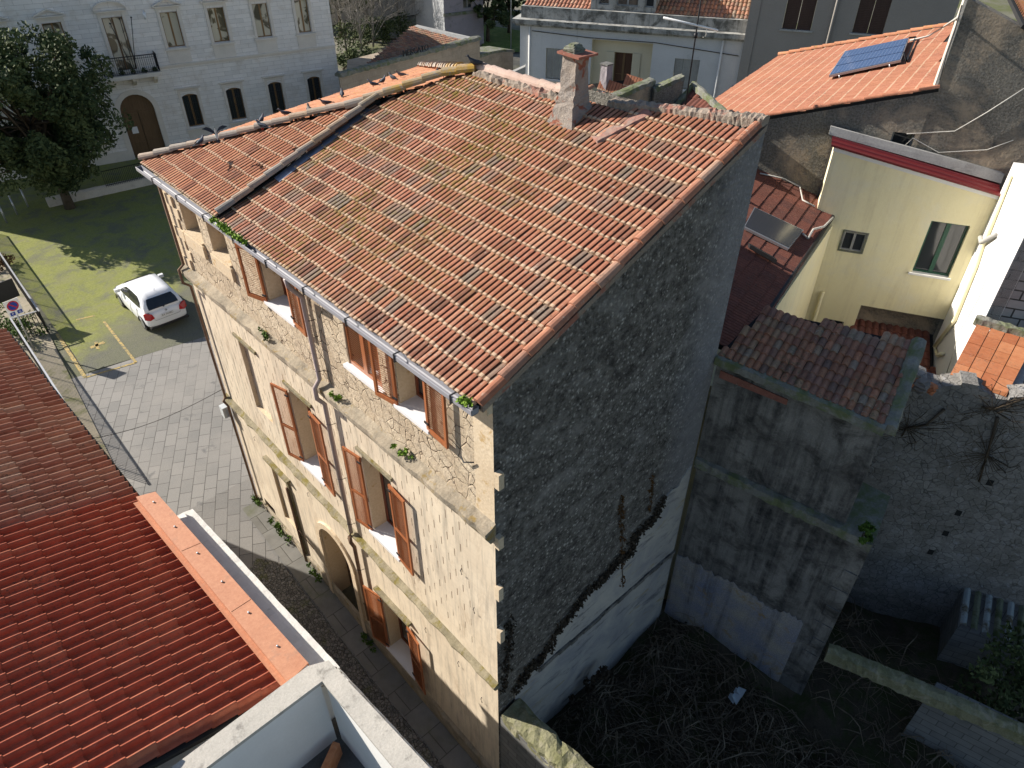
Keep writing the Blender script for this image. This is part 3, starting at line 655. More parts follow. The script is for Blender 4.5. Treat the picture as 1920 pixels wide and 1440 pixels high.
# windows behind the reveals
for i,(a,b,c,d) in enumerate(topw):
    if i==3: continue
    window(house,FA,a,b,c+.02,d,-.36,'frame' if i>1 else 'door','glass')
for a,b,c,d in midw+[(3.0,4.06,.95,3.05)]: window(house,FA,a,b,c+.02,d,-.36,'frame','glass')
def shutter(y,z0,z1,wd,ang,sgn,mid=None,off=.03,lab=None):
    """leaf hinged at Y=y, swung towards sgn*Y, ang degrees off the wall"""
    a=rad(ang); u=V((-math.sin(a),sgn*math.cos(a),0)); n=V((-math.cos(a),-sgn*math.sin(a),0)); o=V((-off,y,0)); t=.038; st=.055
    mb=MB(); B=lambda u0,u1,za,zb,d0,d1: mb.obox(o+u*u0+n*d0+Z*za,u*(u1-u0),n*(d1-d0),Z*(zb-za))
    B(0,st,z0,z1,0,t); B(wd-st,wd,z0,z1,0,t); B(st,wd-st,z1-.06,z1,0,t); B(st,wd-st,z0,z0+.08,0,t)
    secs=[(z0+.08,z1-.06)]
    if mid: B(st,wd-st,mid-.035,mid+.035,0,t); secs=[(z0+.08,mid-.035),(mid+.035,z1-.06)]
    for (q0,q1) in secs:
        k=int((q1-q0)/.042)
        for i in range(k):
            z=q0+(q1-q0)*(i+.1)/k
            mb.obox(o+u*st+n*.004+Z*(z if ang<90 else z+.03),u*(wd-2*st),n*.032+Z*(.030 if ang<90 else -.03),Z*.007)
    s=mb.build('shutter','shutter',house)
    h=MB()
    for zz in (z0+.15,z1-.15): h.obox(o+u*-.03+n*(t)+Z*zz,u*.10,n*.018,Z*.035); 
    build_each(h,'hinge','iron',s)
    if lab: s['label']=lab
    return s
for (y0,y1,aL,aR,wL,wR) in [(5.5,6.55,16,5,.53,.53)]:
    shutter(y1,9.84,10.97,wL,aL,1); shutter(y0,9.84,10.97,wR,aR,-1)
shutter(3.72,9.87,10.97,.5,180,1,off=-.02+.0,lab='closed shutter leaf'); shutter(2.72,9.87,10.97,.5,180,-1,off=-.02,lab='closed shutter leaf')
shutter(2.24,9.84,10.97,.50,9,1); shutter(1.46,9.84,10.97,.54,4,-1)
shutter(6.68,5.48,7.6,.5,14,1,6.45); shutter(5.75,5.48,7.6,.52,5,-1,6.45)
shutter(3.86,5.48,7.6,.5,8,1,6.45); shutter(2.9,5.48,7.6,.55,5,-1,6.45)
shutter(4.06,.93,3.03,.55,12,1,1.9); shutter(3.0,.93,3.03,.55,9,-1,1.9)
# side wall
mb=MB(); rk=lambda x:11.36+.405*x
mb.poly([V((0,0,-.1)),V((5.6,0,-.1)),V((5.6,0,rk(5.6)-.1)),V((0,0,rk(0)-.04))],0)
mb.build('side_wall','side',house)
mb=MB()
mb.poly([V((5.6,0,-.1)),V((5.8,5.8,-.1)),V((5.8,5.8,13.2)),V((5.6,0,13.5))],0)
mb.poly([V((5.8,5.8,-.1)),V((9.0,13.6,-.1)),V((9.0,13.6,11.2)),V((5.8,5.8,13.0))],0)
mb.poly([V((9.0,13.6,-.1)),V((0,11.1,-.1)),V((0,11.1,11.3)),V((9.0,13.6,11.2))],0)
mb.build('rear_wall','rough',house)
# white plaster left by a demolished house
edge=[(968,1292),(985,1262),(1010,1240),(1040,1192),(1073,1148),(1100,1110),(1127,1090),(1150,1060),(1180,1040),(1187,1008),(1222,978),(1240,940),(1268,912),(1296,872)]
tp=[PY(x,y,0) for x,y in edge]; mb=MB(); pts=[]
for a,b in zip(tp,tp[1:]):
    for i in range(6):
        p=a.lerp(b,i/6); pts.append(V((p.x+R_.uniform(-.05,.05),0,p.z+R_.uniform(-.09,.09))))
pts.append(tp[-1])
for a,b in zip(pts,pts[1:]): 
    if b.x<=a.x+.004: b.x=a.x+.01
for a,b in zip(pts,pts[1:]):
    mb.obox(V((a.x,-.018,.6)),V((b.x-a.x,0,0)),V((0,.017,0)),V((0,0,1)))if False else mb.prism([V((a.x,0,.6)),V((b.x,0,.6)),V((b.x,0,b.z)),V((a.x,0,a.z))],V((0,-.02,0)))
mb.build('white_plaster','plaster',house)
q0=PY(1008,1252,0); q1=PY(1262,1030,0)
mb=MB(); N=24
for i in range(N):
    x0=q0.x+(q1.x-q0.x)*i/N; x1=q0.x+(q1.x-q0.x)*(i+1)/N; zz=q0.z+(q1.z-q0.z)*i/N+R_.uniform(-.02,.02)
    mb.box(x0,x1,-.05-R_.random()*.02,-.015,zz-.11,zz)
mb.build('ledge','annex',house)
mb=MB()
for (x,y) in [(935,898),(935,1012),(935,1110),(938,1190)]:
    p=PY(x,y,-.05); mb.obox(p+V((-.05,-.06,-.17)),V((.1,0,0)),V((0,.1,0)),V((0,0,.3+R_.uniform(-.05,.05))))
build_each(mb,'toothing_stone','ashlar_corner',house)
# ---- roof
rs=.405; EZ=11.36; ex=-.22
def RP(x,y,dz=0): return V((x,y,EZ+rs*(x-ex)+dz))
roof_main=roofpatch('roof',house,[RP(-.27,-.02),RP(-.27,7.42),RP(3.35,7.05),RP(4.4,6.33),RP(4.72,5.85),RP(4.86,2.9),RP(5.32,-.02)],(RP(-.27,-.02),RP(-.27,7.4)),'tile_old',.205,.345,MARS,lift=.034,thick=.024,jit=.005)
lf=.09
roofpatch('left_roof',house,[RP(-.28,7.32,lf),RP(-.28,11.15,lf),RP(2.86,7.55,lf),RP(3.35,7.12,lf)],(RP(-.28,7.3,lf),RP(-.28,11.1,lf)),'tile_side',.205,.345,MARS,lift=.034,thick=.024,jit=.004)
E2=[V((-.22,11.18,11.43)),V((4.6,12.3,11.36)),V((9.25,13.75,11.34)),V((4.72,5.85,13.36)),V((4.4,6.33,13.25)),V((2.86,7.5,12.62))]
# plaza-side slope: two planes
n1=(E2[1]-E2[0]).cross(E2[5]-E2[0])
pl=MB()
far=[E2[0],V((9.25,13.75,11.34)),V((4.72,5.9,13.34)),V((2.86,7.55,12.66))]
roofpatch('plaza_roof',house,[E2[0],V((9.25,13.75,11.34)),V((4.72,5.9,13.34))],(E2[0],V((9.25,13.75,11.34))),'tile_orange',.22,.36,MARS)
roofpatch('rear_roof',house,[V((9.25,13.75,11.34)),V((4.72,5.9,13.34)),V((7.5,4.6,12.3))],(V((9.25,13.75,11.34)),V((7.5,4.6,12.3))),'tile_orange',.22,.36,MARS)
mb=MB(); ridge(mb,RP(ex-.02,11.12,lf+.06),RP(2.86,7.55,lf+.07),.095,.42); ridge(mb,RP(2.86,7.55,.12),RP(4.4,6.33,.08),.115,.42); ridge(mb,RP(4.4,6.33,.08),RP(4.74,5.8,.08),.13,.4)
ridge(mb,V((4.72,5.9,13.42)),V((9.2,13.7,11.42)),.12,.42)
hr=mb.build('hip_tiles','ridge',house)
mb=MB(); ridge(mb,RP(ex,7.38,lf+.03),RP(1.15,7.27,lf+.05),.085,.36); ridge(mb,RP(1.15,7.27,lf+.05),RP(3.3,7.12,lf+.06),.085,.36)
st_=mb.build('step_tiles','ridge',house)
mb=MB()
for i in range(9):
    a=.9+i*.24; mb.obox(RP(a,7.21,.075),V((.25,0,.25*rs)),V((0,-.16-R_.random()*.04,-.03)),V((0,0,.012)))
mb.build('lead_flashing','lead',house)
mb=MB(); ridge(mb,RP(ex-.03,-.03,.03),RP(5.25,-.03,.05),.085,.45,jit=.012)
mb.build('verge_tiles','verge',house)
mb=MB(); mb.prism([V((ex,-.0,rk(ex)-.05)),V((5.5,0,rk(5.5)-.08)),V((5.5,0,rk(5.5)+.02)),V((ex,0,rk(ex)+.05))],V((0,-.07,0)))
mb.build('verge_mortar','mortar',house)
# top edge: mortar bed + pale ridge tiles, then lumpy parapet
def lumpy(name,A,B,w,h,mat,n=30,par=house,j=.03):
    A,B=V(A),V(B); t=(B-A).normalized(); s=t.cross(Z).normalized(); mb=MB(); vs=[];fs=[]
    prof=[(-.5,-.3),(-.52,.55),(-.3,.95),(.1,1.0),(.42,.8),(.5,-.3)]
    for i in range(n+1):
        c=A+(B-A)*i/n
        for a,b in prof: vs.append(c+s*(a*w+R_.uniform(-j,j))+Z*(b*h+R_.uniform(-j,j)))
    k=len(prof)
    for i in range(n):
        for q in range(k-1): fs.append((k*i+q,k*i+k+q,k*i+k+q+1,k*i+q+1))
    fs+=[tuple(range(k)),tuple(n*k+q for q in range(k-1,-1,-1))]
    mb.add(vs,fs,0,.5,False); return mb.build(name,mat,par)
lumpy('ridge_mortar',RP(4.75,5.75,-.02),RP(4.72,3.2,-.0),.3,.10,'mortar')
mb=MB(); ridge(mb,RP(4.85,5.8,.03),RP(4.86,3.25,.04),.11,.42); mb.build('ridge_tiles','pinkmortar',house)
lumpy('parapet',RP(4.98,2.55,-.05),RP(5.42,-.06,-.02),.30,.12,'mortar',60,j=.018)
lumpy('mortar_patch',RP(4.1,2.12,.035),RP(4.95,1.75,.035),.30,.035,'mortarred',12,j=.008)
for ya,yb,nn in ((6.1,7.5,150),(.04,.2,40)):
    mb=MB()
    for k in range(nn): clump(mb,(R_.uniform(-.39,-.29),R_.uniform(ya,yb),11.37),.05,5,.035,.6,0,.2)
    mb.build('moss_tuft','moss',house)
# gutter, brackets, pipes
mb=MB(); K=6; gx=-.34; gy0,gy1=-.04,11.22
vs=[];fs=[]
prof=[(gx-.05,.04),(gx-.056,.03),(gx-.052,-.045),(gx-.035,-.06),(gx+.05,-.06),(gx+.075,-.04),(gx+.08,.04),(gx+.068,.04),(gx+.06,-.035),(gx+.045,-.048),(gx-.03,-.048),(gx-.042,-.04),(gx-.042,.04)]
k=len(prof)
for y in (gy0,gy1):
    for a,b in prof: vs.append(V((a,y,11.29+b)))
fs=[(q,(q+1)%k,k+(q+1)%k,k+q) for q in range(k)]
mb.add(vs,fs,0,.5)
mb.box(gx-.045,gx+.07,gy0,gy0+.006,11.24,11.325); mb.box(gx-.045,gx+.07,gy1-.006,gy1,11.24,11.325)
g_=mb.build('gutter','gutter',house)
for i in range(9):
    y=.35+i*1.24; mb=MB(); mb.box(gx-.068,gx-.058,y,y+.028,11.22,11.345); mb.box(gx-.068,-.2,y,y+.025,11.345,11.353); mb.box(gx-.068,.0,y,y+.028,11.212,11.22)
    mb.build('gutter_bracket','iron',g_)
mb=MB(); mb.box(-.1,0.01,.0,L,11.05,11.32); 
mb.build('eave_board','ashlar_corner',house)
mb=MB(); mb.tube([(gx,4.78,11.2),(gx+.02,4.78,11.05),(-.12,4.78,10.75),(-.11,4.78,9.0),(-.24,4.78,8.85),(-.24,4.78,8.6),(-.11,4.78,8.4),(-.10,4.78,4.7)],.045,10)
p_=mb.build('downpipe','pipe',house)
mb=MB(); mb.tube([(-.10,4.78,4.72),(-.16,4.78,4.6),(-.16,4.78,4.4),(-.10,4.78,4.2),(-.10,4.78,1.4)],.045,10); mb.build('lower_pipe','rustpipe',p_)
mb=MB()
for z in (10.3,9.2,7.9,6.4,5.0,3.4,2.1): mb.tube([(-.0,4.70,z),(-.1,4.72,z),(-.16,4.78,z),(-.1,4.84,z),(0,4.9,z)],.008,4)
build_each(mb,'pipe_clip','iron',p_)
mb=MB(); mb.tube([(-.1,11.0,10.9),(-.1,11.0,8.95),(-.24,11.0,8.85),(-.24,11.0,8.5),(-.09,11.0,8.35),(-.09,11.0,4.9),(-.17,11.0,4.8),(-.09,11.0,4.6),(-.09,11.0,.8)],.035,8)
mb.build('corner_pipe','rustpipe',house)
mb=MB(); mb.tube([(-.08,8.2,3.5),(-.08,8.2,.4)],.035,8); mb.tube([(-.08,8.2,1.9),(-.07,7.4,1.75)],.012,5)
mb.build('small_pipe','rustpipe',house)
mb=MB(); mb.box(-.24,-.05,11.1,11.32,4.15,4.5); mb.build('junction_box','box',house)
mb=MB()
for (y,z) in [(8.9,10.9),(8.2,11.0),(2.3,3.7),(1.2,3.75),(.5,3.3),(.6,6.2),(5.2,4.1),(7.0,4.2),(9.8,4.2),(.9,7.0)]:
    mb.tube([(0,y,z),(-.04,y-.02,z),(-.05,y-.07,z-.06),(-.03,y-.03,z-.1)],.008,4)
mb.tube([(-.02,5.0,9.75),(-.03,4.6,9.5),(-.03,4.5,9.0)],.006,4); mb.tube([(-.02,.7,9.8),(-.06,.6,9.78),(-.03,.4,9.9)],.012,4)
build_each(mb,'wall_hook','iron',house)
# chimney
cb=RP(4.47,2.95)
mb=MB(); lv=[(0,.36,.42),(.35,.25,.31),(.55,.2,.26),(1.25,.165,.22)]
def lumpbox(mb,c,lv,j=.012,rot=0,sub=3):
    rows=[]
    zs=[]
    for (a,b) in zip(lv,lv[1:]):
        for i in range(6): t=i/6; zs.append((a[0]+(b[0]-a[0])*t,a[1]+(b[1]-a[1])*t,a[2]+(b[2]-a[2])*t))
    zs.append(lv[-1]); vs=[]; S_=[]
    for (z,hx,hy) in zs:
        ring=[]
        for (ax,ay),(bx,by) in zip([(-1,-1),(1,-1),(1,1),(-1,1)],[(1,-1),(1,1),(-1,1),(-1,-1)]):
            for i in range(sub): t=i/sub; ring.append(V((c[0]+(ax+(bx-ax)*t)*hx+R_.uniform(-j,j),c[1]+(ay+(by-ay)*t)*hy+R_.uniform(-j,j),c[2]+z)))
        vs+=ring
    k=4*sub; fs=[(k*i+q,k*i+(q+1)%k,k*i+k+(q+1)%k,k*i+k+q) for i in range(len(zs)-1) for q in range(k)]
    fs.append(tuple(len(vs)-k+q for q in range(k))); mb.add(vs,fs,0,.5,False)
lumpbox(mb,(cb.x,cb.y,cb.z-.25),[(0,.38,.33),(.45,.22,.20),(.7,.165,.165),(1.22,.15,.15)],.012)
ch=mb.build('chimney','chimney',house)
mb=MB(); mb.obox((cb.x-.22,cb.y-.27,cb.z+.97),(.46,0,0),(0,.48,.02),(0,0,.035)); mb.build('cap_slab','brick',ch)
mb=MB(); lumpbox(mb,(cb.x-.02,cb.y+.02,cb.z+1.0),[(0,.13,.12),(.07,.13,.12),(.14,.07,.06)],.014); mb.build('cap_stone','greenstone',ch)
# creepers on the side wall
def creeper(name,label,pts,rr,n,mat='leaf_ivy',s=.035,grp=None):
    t=thing(name,label,'plant',pts[0],grp); mb=MB(); st=MB()
    for a,b in zip(pts,pts[1:]):
        a,b=V(a),V(b)
        for i in range(n): c=a.lerp(b,R_.random()); clump(mb,c+V((R_.gauss(0,rr),-.03,R_.gauss(0,rr))),.04,4,s)
        st.tube([a+V((0,-.03,0)),a.lerp(b,.5)+V((R_.uniform(-.1,.1),-.04,0)),b+V((0,-.03,0))],.01,4)
    mb.build('leaves',mat,t); st.build('stem','bark',t); return t
creeper('creeper','withered dark creeper along the edge of the white plaster on the side wall',[p+V((-.02,-.03,.1)) for p in tp[:-2]],.085,70)
creeper('creeper','reddish ivy strand hanging down the middle of the dark side wall',[PY(1162,930,0),PY(1165,1000,0),PY(1166,1100,0)],.05,40,'leaf_dry',.03)
creeper('creeper','short reddish ivy strand beside the upper end of the white plaster',[PY(1222,880,0),PY(1216,960,0)],.03,24,'leaf_dry',.03)
creeper('creeper','dark creeper climbing the lower corner of the house',[PY(945,1290,0),PY(950,1215,0),PY(955,1160,0)],.07,50)
# ================================================================ NEAR ROOFS (bottom left)
nx=lambda y:-2.33-.064*y
nh=thing('red_roof_house','near house with a bright red interlocking tile roof and white street ledge','house',(-3.4,4,0))
uN=V((-.064,.998,0)).normalized()
e0=PZ(531,1288,6.5); e1=PZ(262,945,6.5); 
ey=lambda y:e0+(e1-e0)*((y-e0.y)/(e1.y-e0.y))
sN=V((-1,-.06,.33))
def NP(y,k): return ey(y)+sN*k
roofpatch('roof',nh,[NP(1.25,0),NP(7.02,0),NP(7.02,9),NP(1.25,9)],(NP(1.25,0),NP(7.02,0)),'tile_red',.222,.385,PORT,lift=.04,thick=.015,jit=.002)
mb=MB()
mb.prism([V((nx(1.12)-.05,1.12,-.1)),V((nx(6)-.05,6.0,-.1)),V((-13,6,-.1)),V((-13,1.12,-.1))],V((0,0,6.30)))
mb.build('wall','white',nh)
lumpy('street_ledge',V((nx(6.05)-.42,6.05,6.3)),V((nx(1.1)-.42,1.1,6.3)),.82,.11,'ledge',40,nh,.004)
lumpy('street_ledge',V((nx(1.1)-.09,1.1,6.3)),V((nx(-4)-.09,-4,6.3)),.16,.11,'ledge',40,nh,.004)
a,b,c,d=PZ(290,922,6.82),PZ(577,1244,6.82),PZ(541,1278,6.82),PZ(256,931,6.82)
mb=MB(); mb.prism([a,b,c,d],V((0,0,-.02))); mb.prism([d,c,c+V((0,0,-.13)),d+V((0,0,-.13))],V((-.012,0,0))); mb.prism([a,b,b+V((0,0,-.08)),a+V((0,0,-.08))],V((.012,0,0)))
t=(c-d); mb.prism([d+V((-.012,0,-.13)),c+V((-.012,0,-.13)),c+V((-.10,0,-.11)),d+V((-.10,0,-.11))],V((0,0,-.01)))
fl=mb.build('sheet_flashing','copperpaint',nh)
mb=MB()
for i in range(6):
    p=a.lerp(b,.06+i*.165).lerp(d.lerp(c,.06+i*.165),.45); mb.tube([p,p+V((0,0,.025))],.018,8)
build_each(mb,'rivet','galv',fl)
for f in (.34,.67):
    mb=MB(); p=a.lerp(b,f); q=d.lerp(c,f); k_=(b-a).normalized()*.05; mb.prism([p,p+k_,q+k_,q],V((0,0,.006))); mb.build('overlap_joint','copperpaint',fl)
mb=MB(); mb.prism([NP(1.25,-.12)+V((0,0,-.12)),NP(6.95,-.12)+V((0,0,-.12)),NP(6.95,.3)+V((0,0,-.13)),NP(1.25,.3)+V((0,0,-.13))],V((0,0,-.02))); mb.build('gutter','black',nh)
bh=thing('brown_roof_house','neighbouring house at the left edge with a duller brown tile roof beside the red one','house',(-4,12,0))
roofpatch('roof',bh,[NP(7.02,0),NP(15.5,-.0),NP(15.5,9),NP(7.02,9)],(NP(7.02,0),NP(15.5,0)),'tile_brown',.222,.385,PORT,lift=.045,thick=.015,jit=.004)
mb=MB(); mb.prism([V((ey(7).x-.25,7.0,0)),V((ey(15.4).x-.25,15.4,0)),V((-13,15.4,0)),V((-13,7,0))],V((0,0,6.35))); mb.build('wall','white',bh)
mb=MB(); A=NP(6.98,0);B=NP(15.5,0)
mb.tube([A+V((.05,0,-.05)),B+V((.05,0,-.05))],.055,8); mb.build('gutter','black',bh)
# terrace with grey copings
tz=6.98
o1,o2=PZ(616,1238,tz),PZ(806,1440,tz); i1,i2=PZ(604,1277,tz),PZ(739,1440,tz)
w1,w2=PZ(577,1249,tz),PZ(330,1432,tz); v1,v2=PZ(604,1277,tz),PZ(385,1441,tz)
ext=lambda p,q,k:p+(q-p)*k
te=thing('terrace_parapet','white roof terrace parapet with rough grey concrete coping at the bottom of the picture','wall',(-3,0,0))
o2=ext(o1,o2,1.8); i2=ext(i1,i2,1.8); w2=ext(w1,w2,1.6); v2=ext(v1,v2,1.6)
mb=MB(); 
def cop(P,dz): 
    mb.prism(P,V((0,0,dz)))
cop([o1,o2,i2,i1,v2,w2,w1],-.07)
mb.build('coping','coping',te)
mb=MB(); ins=.03
def wallband(a,b,c,d,z0,z1):
    mb.prism([V((a.x,a.y,z0)),V((b.x,b.y,z0)),V((c.x,c.y,z0)),V((d.x,d.y,z0))],V((0,0,z1-z0)))
dx=V((-.035,.02,0))
wallband(o1+V((-.05,-.03,0)),o2+V((-.05,0,0)),i2+V((.03,0,0)),i1+V((.03,-.02,0)),-.1,tz-.07)
wallband(w1+V((0,-.04,0)),w2+V((0,-.04,0)),v2+V((0,.03,0)),v1+V((-.03,.03,0)),5.1,tz-.072)
mb.build('wall','white',te)
mb=MB(); mb.box(-9,-2.6,-8,1.1,4.9,5.2); mb.build('floor','street_dark',te)
mb=MB(); c0=V((i1.x,i1.y,0)); 
mb.obox(V((i1.x-.9,i1.y-.62,5.2)),V((.75,.48,0)),V((.06,-.1,0)),V((0,0,.35))); mb.obox(V((i1.x-.95,i1.y-1.0,5.2)),V((.55,.0,0)),V((.0,-.12,0)),V((0,0,.3)))
build_each(mb,'brick_edge','hollow',te)
lumpy('broken_render',o1+V((.02,0,-.42)),o2+V((.02,0,-.42)),.12,.2,'coping',60,te,.02)
# ================================================================ PALAZZO
pz=thing('palazzo','long pale stone palace with pedimented windows, balcony and arched portal across the square','building',(9.8,42.71,.9))
PF=FR((9.8,42.71),AZ(59))
up=[(-9.7,-8.8),(-7.0,-6.05),(-4.3,-3.35),(1.8,2.76),(4.48,5.42),(7.14,8.06),(9.78,10.62)]
lo=[(-9.7,-8.8),(-7.0,-6.05),(-4.3,-3.35),(1.77,2.7),(4.45,5.4),(7.15,8.06),(9.79,10.68)]
U0,U1,ZT=-15.4,12.02,12.4
holes=[(a,b,6.97,8.86,.28) for a,b in up]+[(a,b,2.27,4.27,.28,.14) for a,b in lo]+[(-1.3,-.22,5.9,8.86,.28)]+[(-1.86,.05,.4,4.66,.35,.955)]
mb=MB(); wallh(mb,PF,U0,U1,-.1,ZT,holes)
D=-11
face(mb,[PF.P(U1,-.1),PF.P(U1,-.1,D),PF.P(U1,ZT,D),PF.P(U1,ZT)],PF.u); face(mb,[PF.P(U0,-.1),PF.P(U0,-.1,D),PF.P(U0,ZT,D),PF.P(U0,ZT)],-PF.u)
face(mb,[PF.P(U0,-.1,D),PF.P(U1,-.1,D),PF.P(U1,ZT,D),PF.P(U0,ZT,D)],-PF.n); face(mb,[PF.P(U0,ZT),PF.P(U1,ZT),PF.P(U1,ZT,D),PF.P(U0,ZT,D)],Z)
mb.build('wall','palazzo',pz)
mb=MB(); PF.box(mb,U0-.1,U1+.1,ZT-.3,ZT,.0,.45); PF.box(mb,U0-.05,U1+.05,ZT-.55,ZT-.3,0,.25); mb.build('cornice','trim',pz)
mb=MB(); PF.box(mb,U0,U1,5.96,6.06,0,.12); PF.box(mb,U0,U1,5.86,5.96,0,.05); mb.build('string_course','trim',pz)
mb=MB(); PF.box(mb,U0,-1.95,.0,1.5,0,.08); PF.box(mb,.15,U1,.0,1.5,0,.08); mb.build('plinth','trim',pz)
for a,b in up+[(-1.3,-.22)]:
    seg=a==-1.3; z0=6.97 if not seg else 6.05
    mb=MB(); PF.box(mb,a-.18,a-.02,z0-.0,9.0,0,.06); PF.box(mb,b+.02,b+.18,z0,9.0,0,.06); PF.box(mb,a-.18,b+.18,9.0,9.16,0,.062)
    PF.box(mb,a-.3,b+.3,9.16,9.22,0,.2)
    c=(a+b)/2; hw=(b-a)/2+.32
    if not seg:
        PF.box(mb,a-.25,b+.25,6.83,6.93,0,.14); PF.box(mb,a-.18,b+.18,6.1,6.8,0,.03)
        for (p,q) in (((c-hw,9.2),(c,9.52)),((c,9.52),(c+hw,9.2))):
            mb.prism([PF.P(p[0],p[1]),PF.P(q[0],q[1]),PF.P(q[0],q[1]+.07),PF.P(p[0],p[1]+.07)],PF.n*.22)
    else:
        pts=[(c+hw*math.sin(t),9.22+.42*math.cos(t)) for t in [-math.pi/2+math.pi*i/10 for i in range(11)]]
        for p,q in zip(pts,pts[1:]): mb.prism([PF.P(p[0],p[1]),PF.P(q[0],q[1]),PF.P(q[0],q[1]+.07),PF.P(p[0],p[1]+.07)],PF.n*.22)
    mb.build('window_surround','trim',pz)
    window(pz,PF,a,b,6.97 if not seg else 6.0,8.86,-.22,'frame2' if not seg else 'door','pane_reflect',1)
for a,b in lo:
    mb=MB(); PF.box(mb,a-.17,a-.02,2.2,4.42,0,.05); PF.box(mb,b+.02,b+.17,2.2,4.42,0,.05); PF.box(mb,a-.17,b+.17,4.42,4.55,0,.052); PF.box(mb,a-.3,b+.3,4.62,4.69,0,.16); PF.box(mb,a-.22,b+.22,2.08,2.18,0,.13); PF.box(mb,a-.17,b+.17,1.55,2.05,0,.03)
    mb.build('window_surround','trim',pz)
    w_=window(pz,PF,a,b,2.27,4.27,-.24,'frame2','glass',1,(),.06,.14)
    mb=MB()
    for i in range(7): u=a+.07+(b-a-.14)*i/6; mb.tube([PF.P(u,2.3,-.1),PF.P(u,4.2,-.1)],.012,4)
    for z in (2.7,3.2,3.7): mb.tube([PF.P(a,z,-.09),PF.P(b,z,-.09)],.01,4)
    mb.build('grille','iron',w_)
mb=MB(); PF.box(mb,-1.86,-.92,.5,3.7,-.34,-.26); PF.box(mb,-.89,.05,.5,3.7,-.34,-.26); PF.box(mb,-1.86,.05,3.7,4.66,-.34,-.28)
for u in (-1.72,-.78):
    for (a,b) in ((1.0,1.8),(2.0,2.8),(2.95,3.55)): PF.box(mb,u,u+.7,a,b,-.26,-.235)
dd=mb.build('portal_door','door',pz)
mb=MB(); PF.box(mb,-1.55,-1.2,2.35,2.75,-.235,-.225); mb.build('paper_notice','plate',dd)
mb=MB()
for i in range(16):
    t0=-math.pi/2+math.pi*i/16; t1=t0+math.pi/16; g=lambda t,r,d:PF.P(-.905+r*math.sin(t),3.705+r*math.cos(t),d)
    mb.add([g(t0,.97,0),g(t1,.97,0),g(t1,1.25,0),g(t0,1.25,0),g(t0,.97,.06),g(t1,.97,.06),g(t1,1.25,.06),g(t0,1.25,.06)],[(4,5,6,7),(0,4,7,3),(2,6,5,1),(3,7,6,2),(1,5,4,0)],0)
PF.box(mb,-2.16,-1.88,.5,3.7,0,.06); PF.box(mb,.07,.35,.5,3.7,0,.06)
mb.build('portal_surround','trim',pz)
# balcony
bl=MB(); bu0,_=PF.px(195,143,.75); bu1,bz=PF.px(301,132,.75); bz=5.9
PF.box(bl,bu0,bu1,bz-.22,bz,0,.78); 
for u in (bu0+.25,(bu0+bu1)/2-.1,bu1-.45): bl.prism([PF.P(u,bz-.22,0),PF.P(u,bz-.22,.65),PF.P(u,bz-.4,.6),PF.P(u,bz-.75,0)],PF.u*.2)
bb=bl.build('balcony','trim',pz)
mb=MB(); rh=bz+1.0
P_=[PF.P(bu0+.04,rh,.02),PF.P(bu0+.04,rh,.72),PF.P(bu1-.04,rh,.72),PF.P(bu1-.04,rh,.02)]
for p,q in zip(P_,P_[1:]):
    mb.tube([p,q],.028,5); mb.tube([p-Z*.93,q-Z*.93],.02,4); mb.tube([p-Z*.15,q-Z*.15],.012,4)
    n=int((q-p).length/.11)
    for i in range(n+1): c=p.lerp(q,i/n); mb.tube([c,c-Z*.95],.011 if i%n else .03,4)
mb.build('railing','iron',bb)
mb=MB()
for u,h,l in ((-1.0,2.3,.35),(-.45,2.5,.15),(.15,2.5,.1)): mb.tube([PF.P(-.4+u*.1,bz+.3,.7),PF.P(u,bz+h+.5,1.0)],.02,5); mb.tube([PF.P(u,bz+h+.5,1.0),PF.P(u,bz+h+.56,1.01)],.05,6)
build_each(mb,'flagpole','iron',bb)
for _ in range(5):
    mb=MB(); clump(mb,PF.P(bu0+.4+_*.6,bz+.12,.5),.16,90,.06); mb.build('potted_greenery','leaf_dark',bb)
mb=MB(); p=PF.P(.95,9.0,.25); mb.tube([p,p-Z*.35],[.1,.07],8); mb.tube([p,PF.P(.95,9.1,0)],.03,5); mb.build('security_camera','signwhite',pz)
# low wall and railing before the palace
la,lb=PZ(90,384,1.0),PZ(318,330,1.0)
lw=thing('low_wall','low pale wall with an iron railing in front of the palace portal','wall',la)
lumpy('wall',V((la.x,la.y,.9)),V((lb.x+3,lb.y-.6,.9)),.4,.5,'cement_lit',30,lw,.015)
mb=MB(); A=V((la.x+3,la.y-.6,1.35)); B=V((lb.x+3,lb.y-.6,1.35))
for h in (.9,.1): mb.tube([A+Z*h,B+Z*h],.022,4)
for i in range(70): c=A.lerp(B,i/69); mb.tube([c,c+Z*.9],.012,4)
mb.build('railing','iron',lw)
# bollards
for i,(x,y,lab) in enumerate([(13,418,'nearest pale metal bollard at the left edge of the square'),(33,403,'middle of the three pale bollards left of the tree'),(53,388,'pale bollard closest to the tree trunk')]):
    p=PZ(x,y,.9); t=thing('bollard',lab,'bollard',p,'bollards along the left edge of the square')
    mb=MB(); mb.tube([p,p+Z*1.0],.045,10); mb.build('post','galv',t); mb=MB(); mb.tube([p+Z*1.0,p+Z*1.06,p+Z*1.1],[.06,.06,.02],10); mb.build('cap','galv',t)
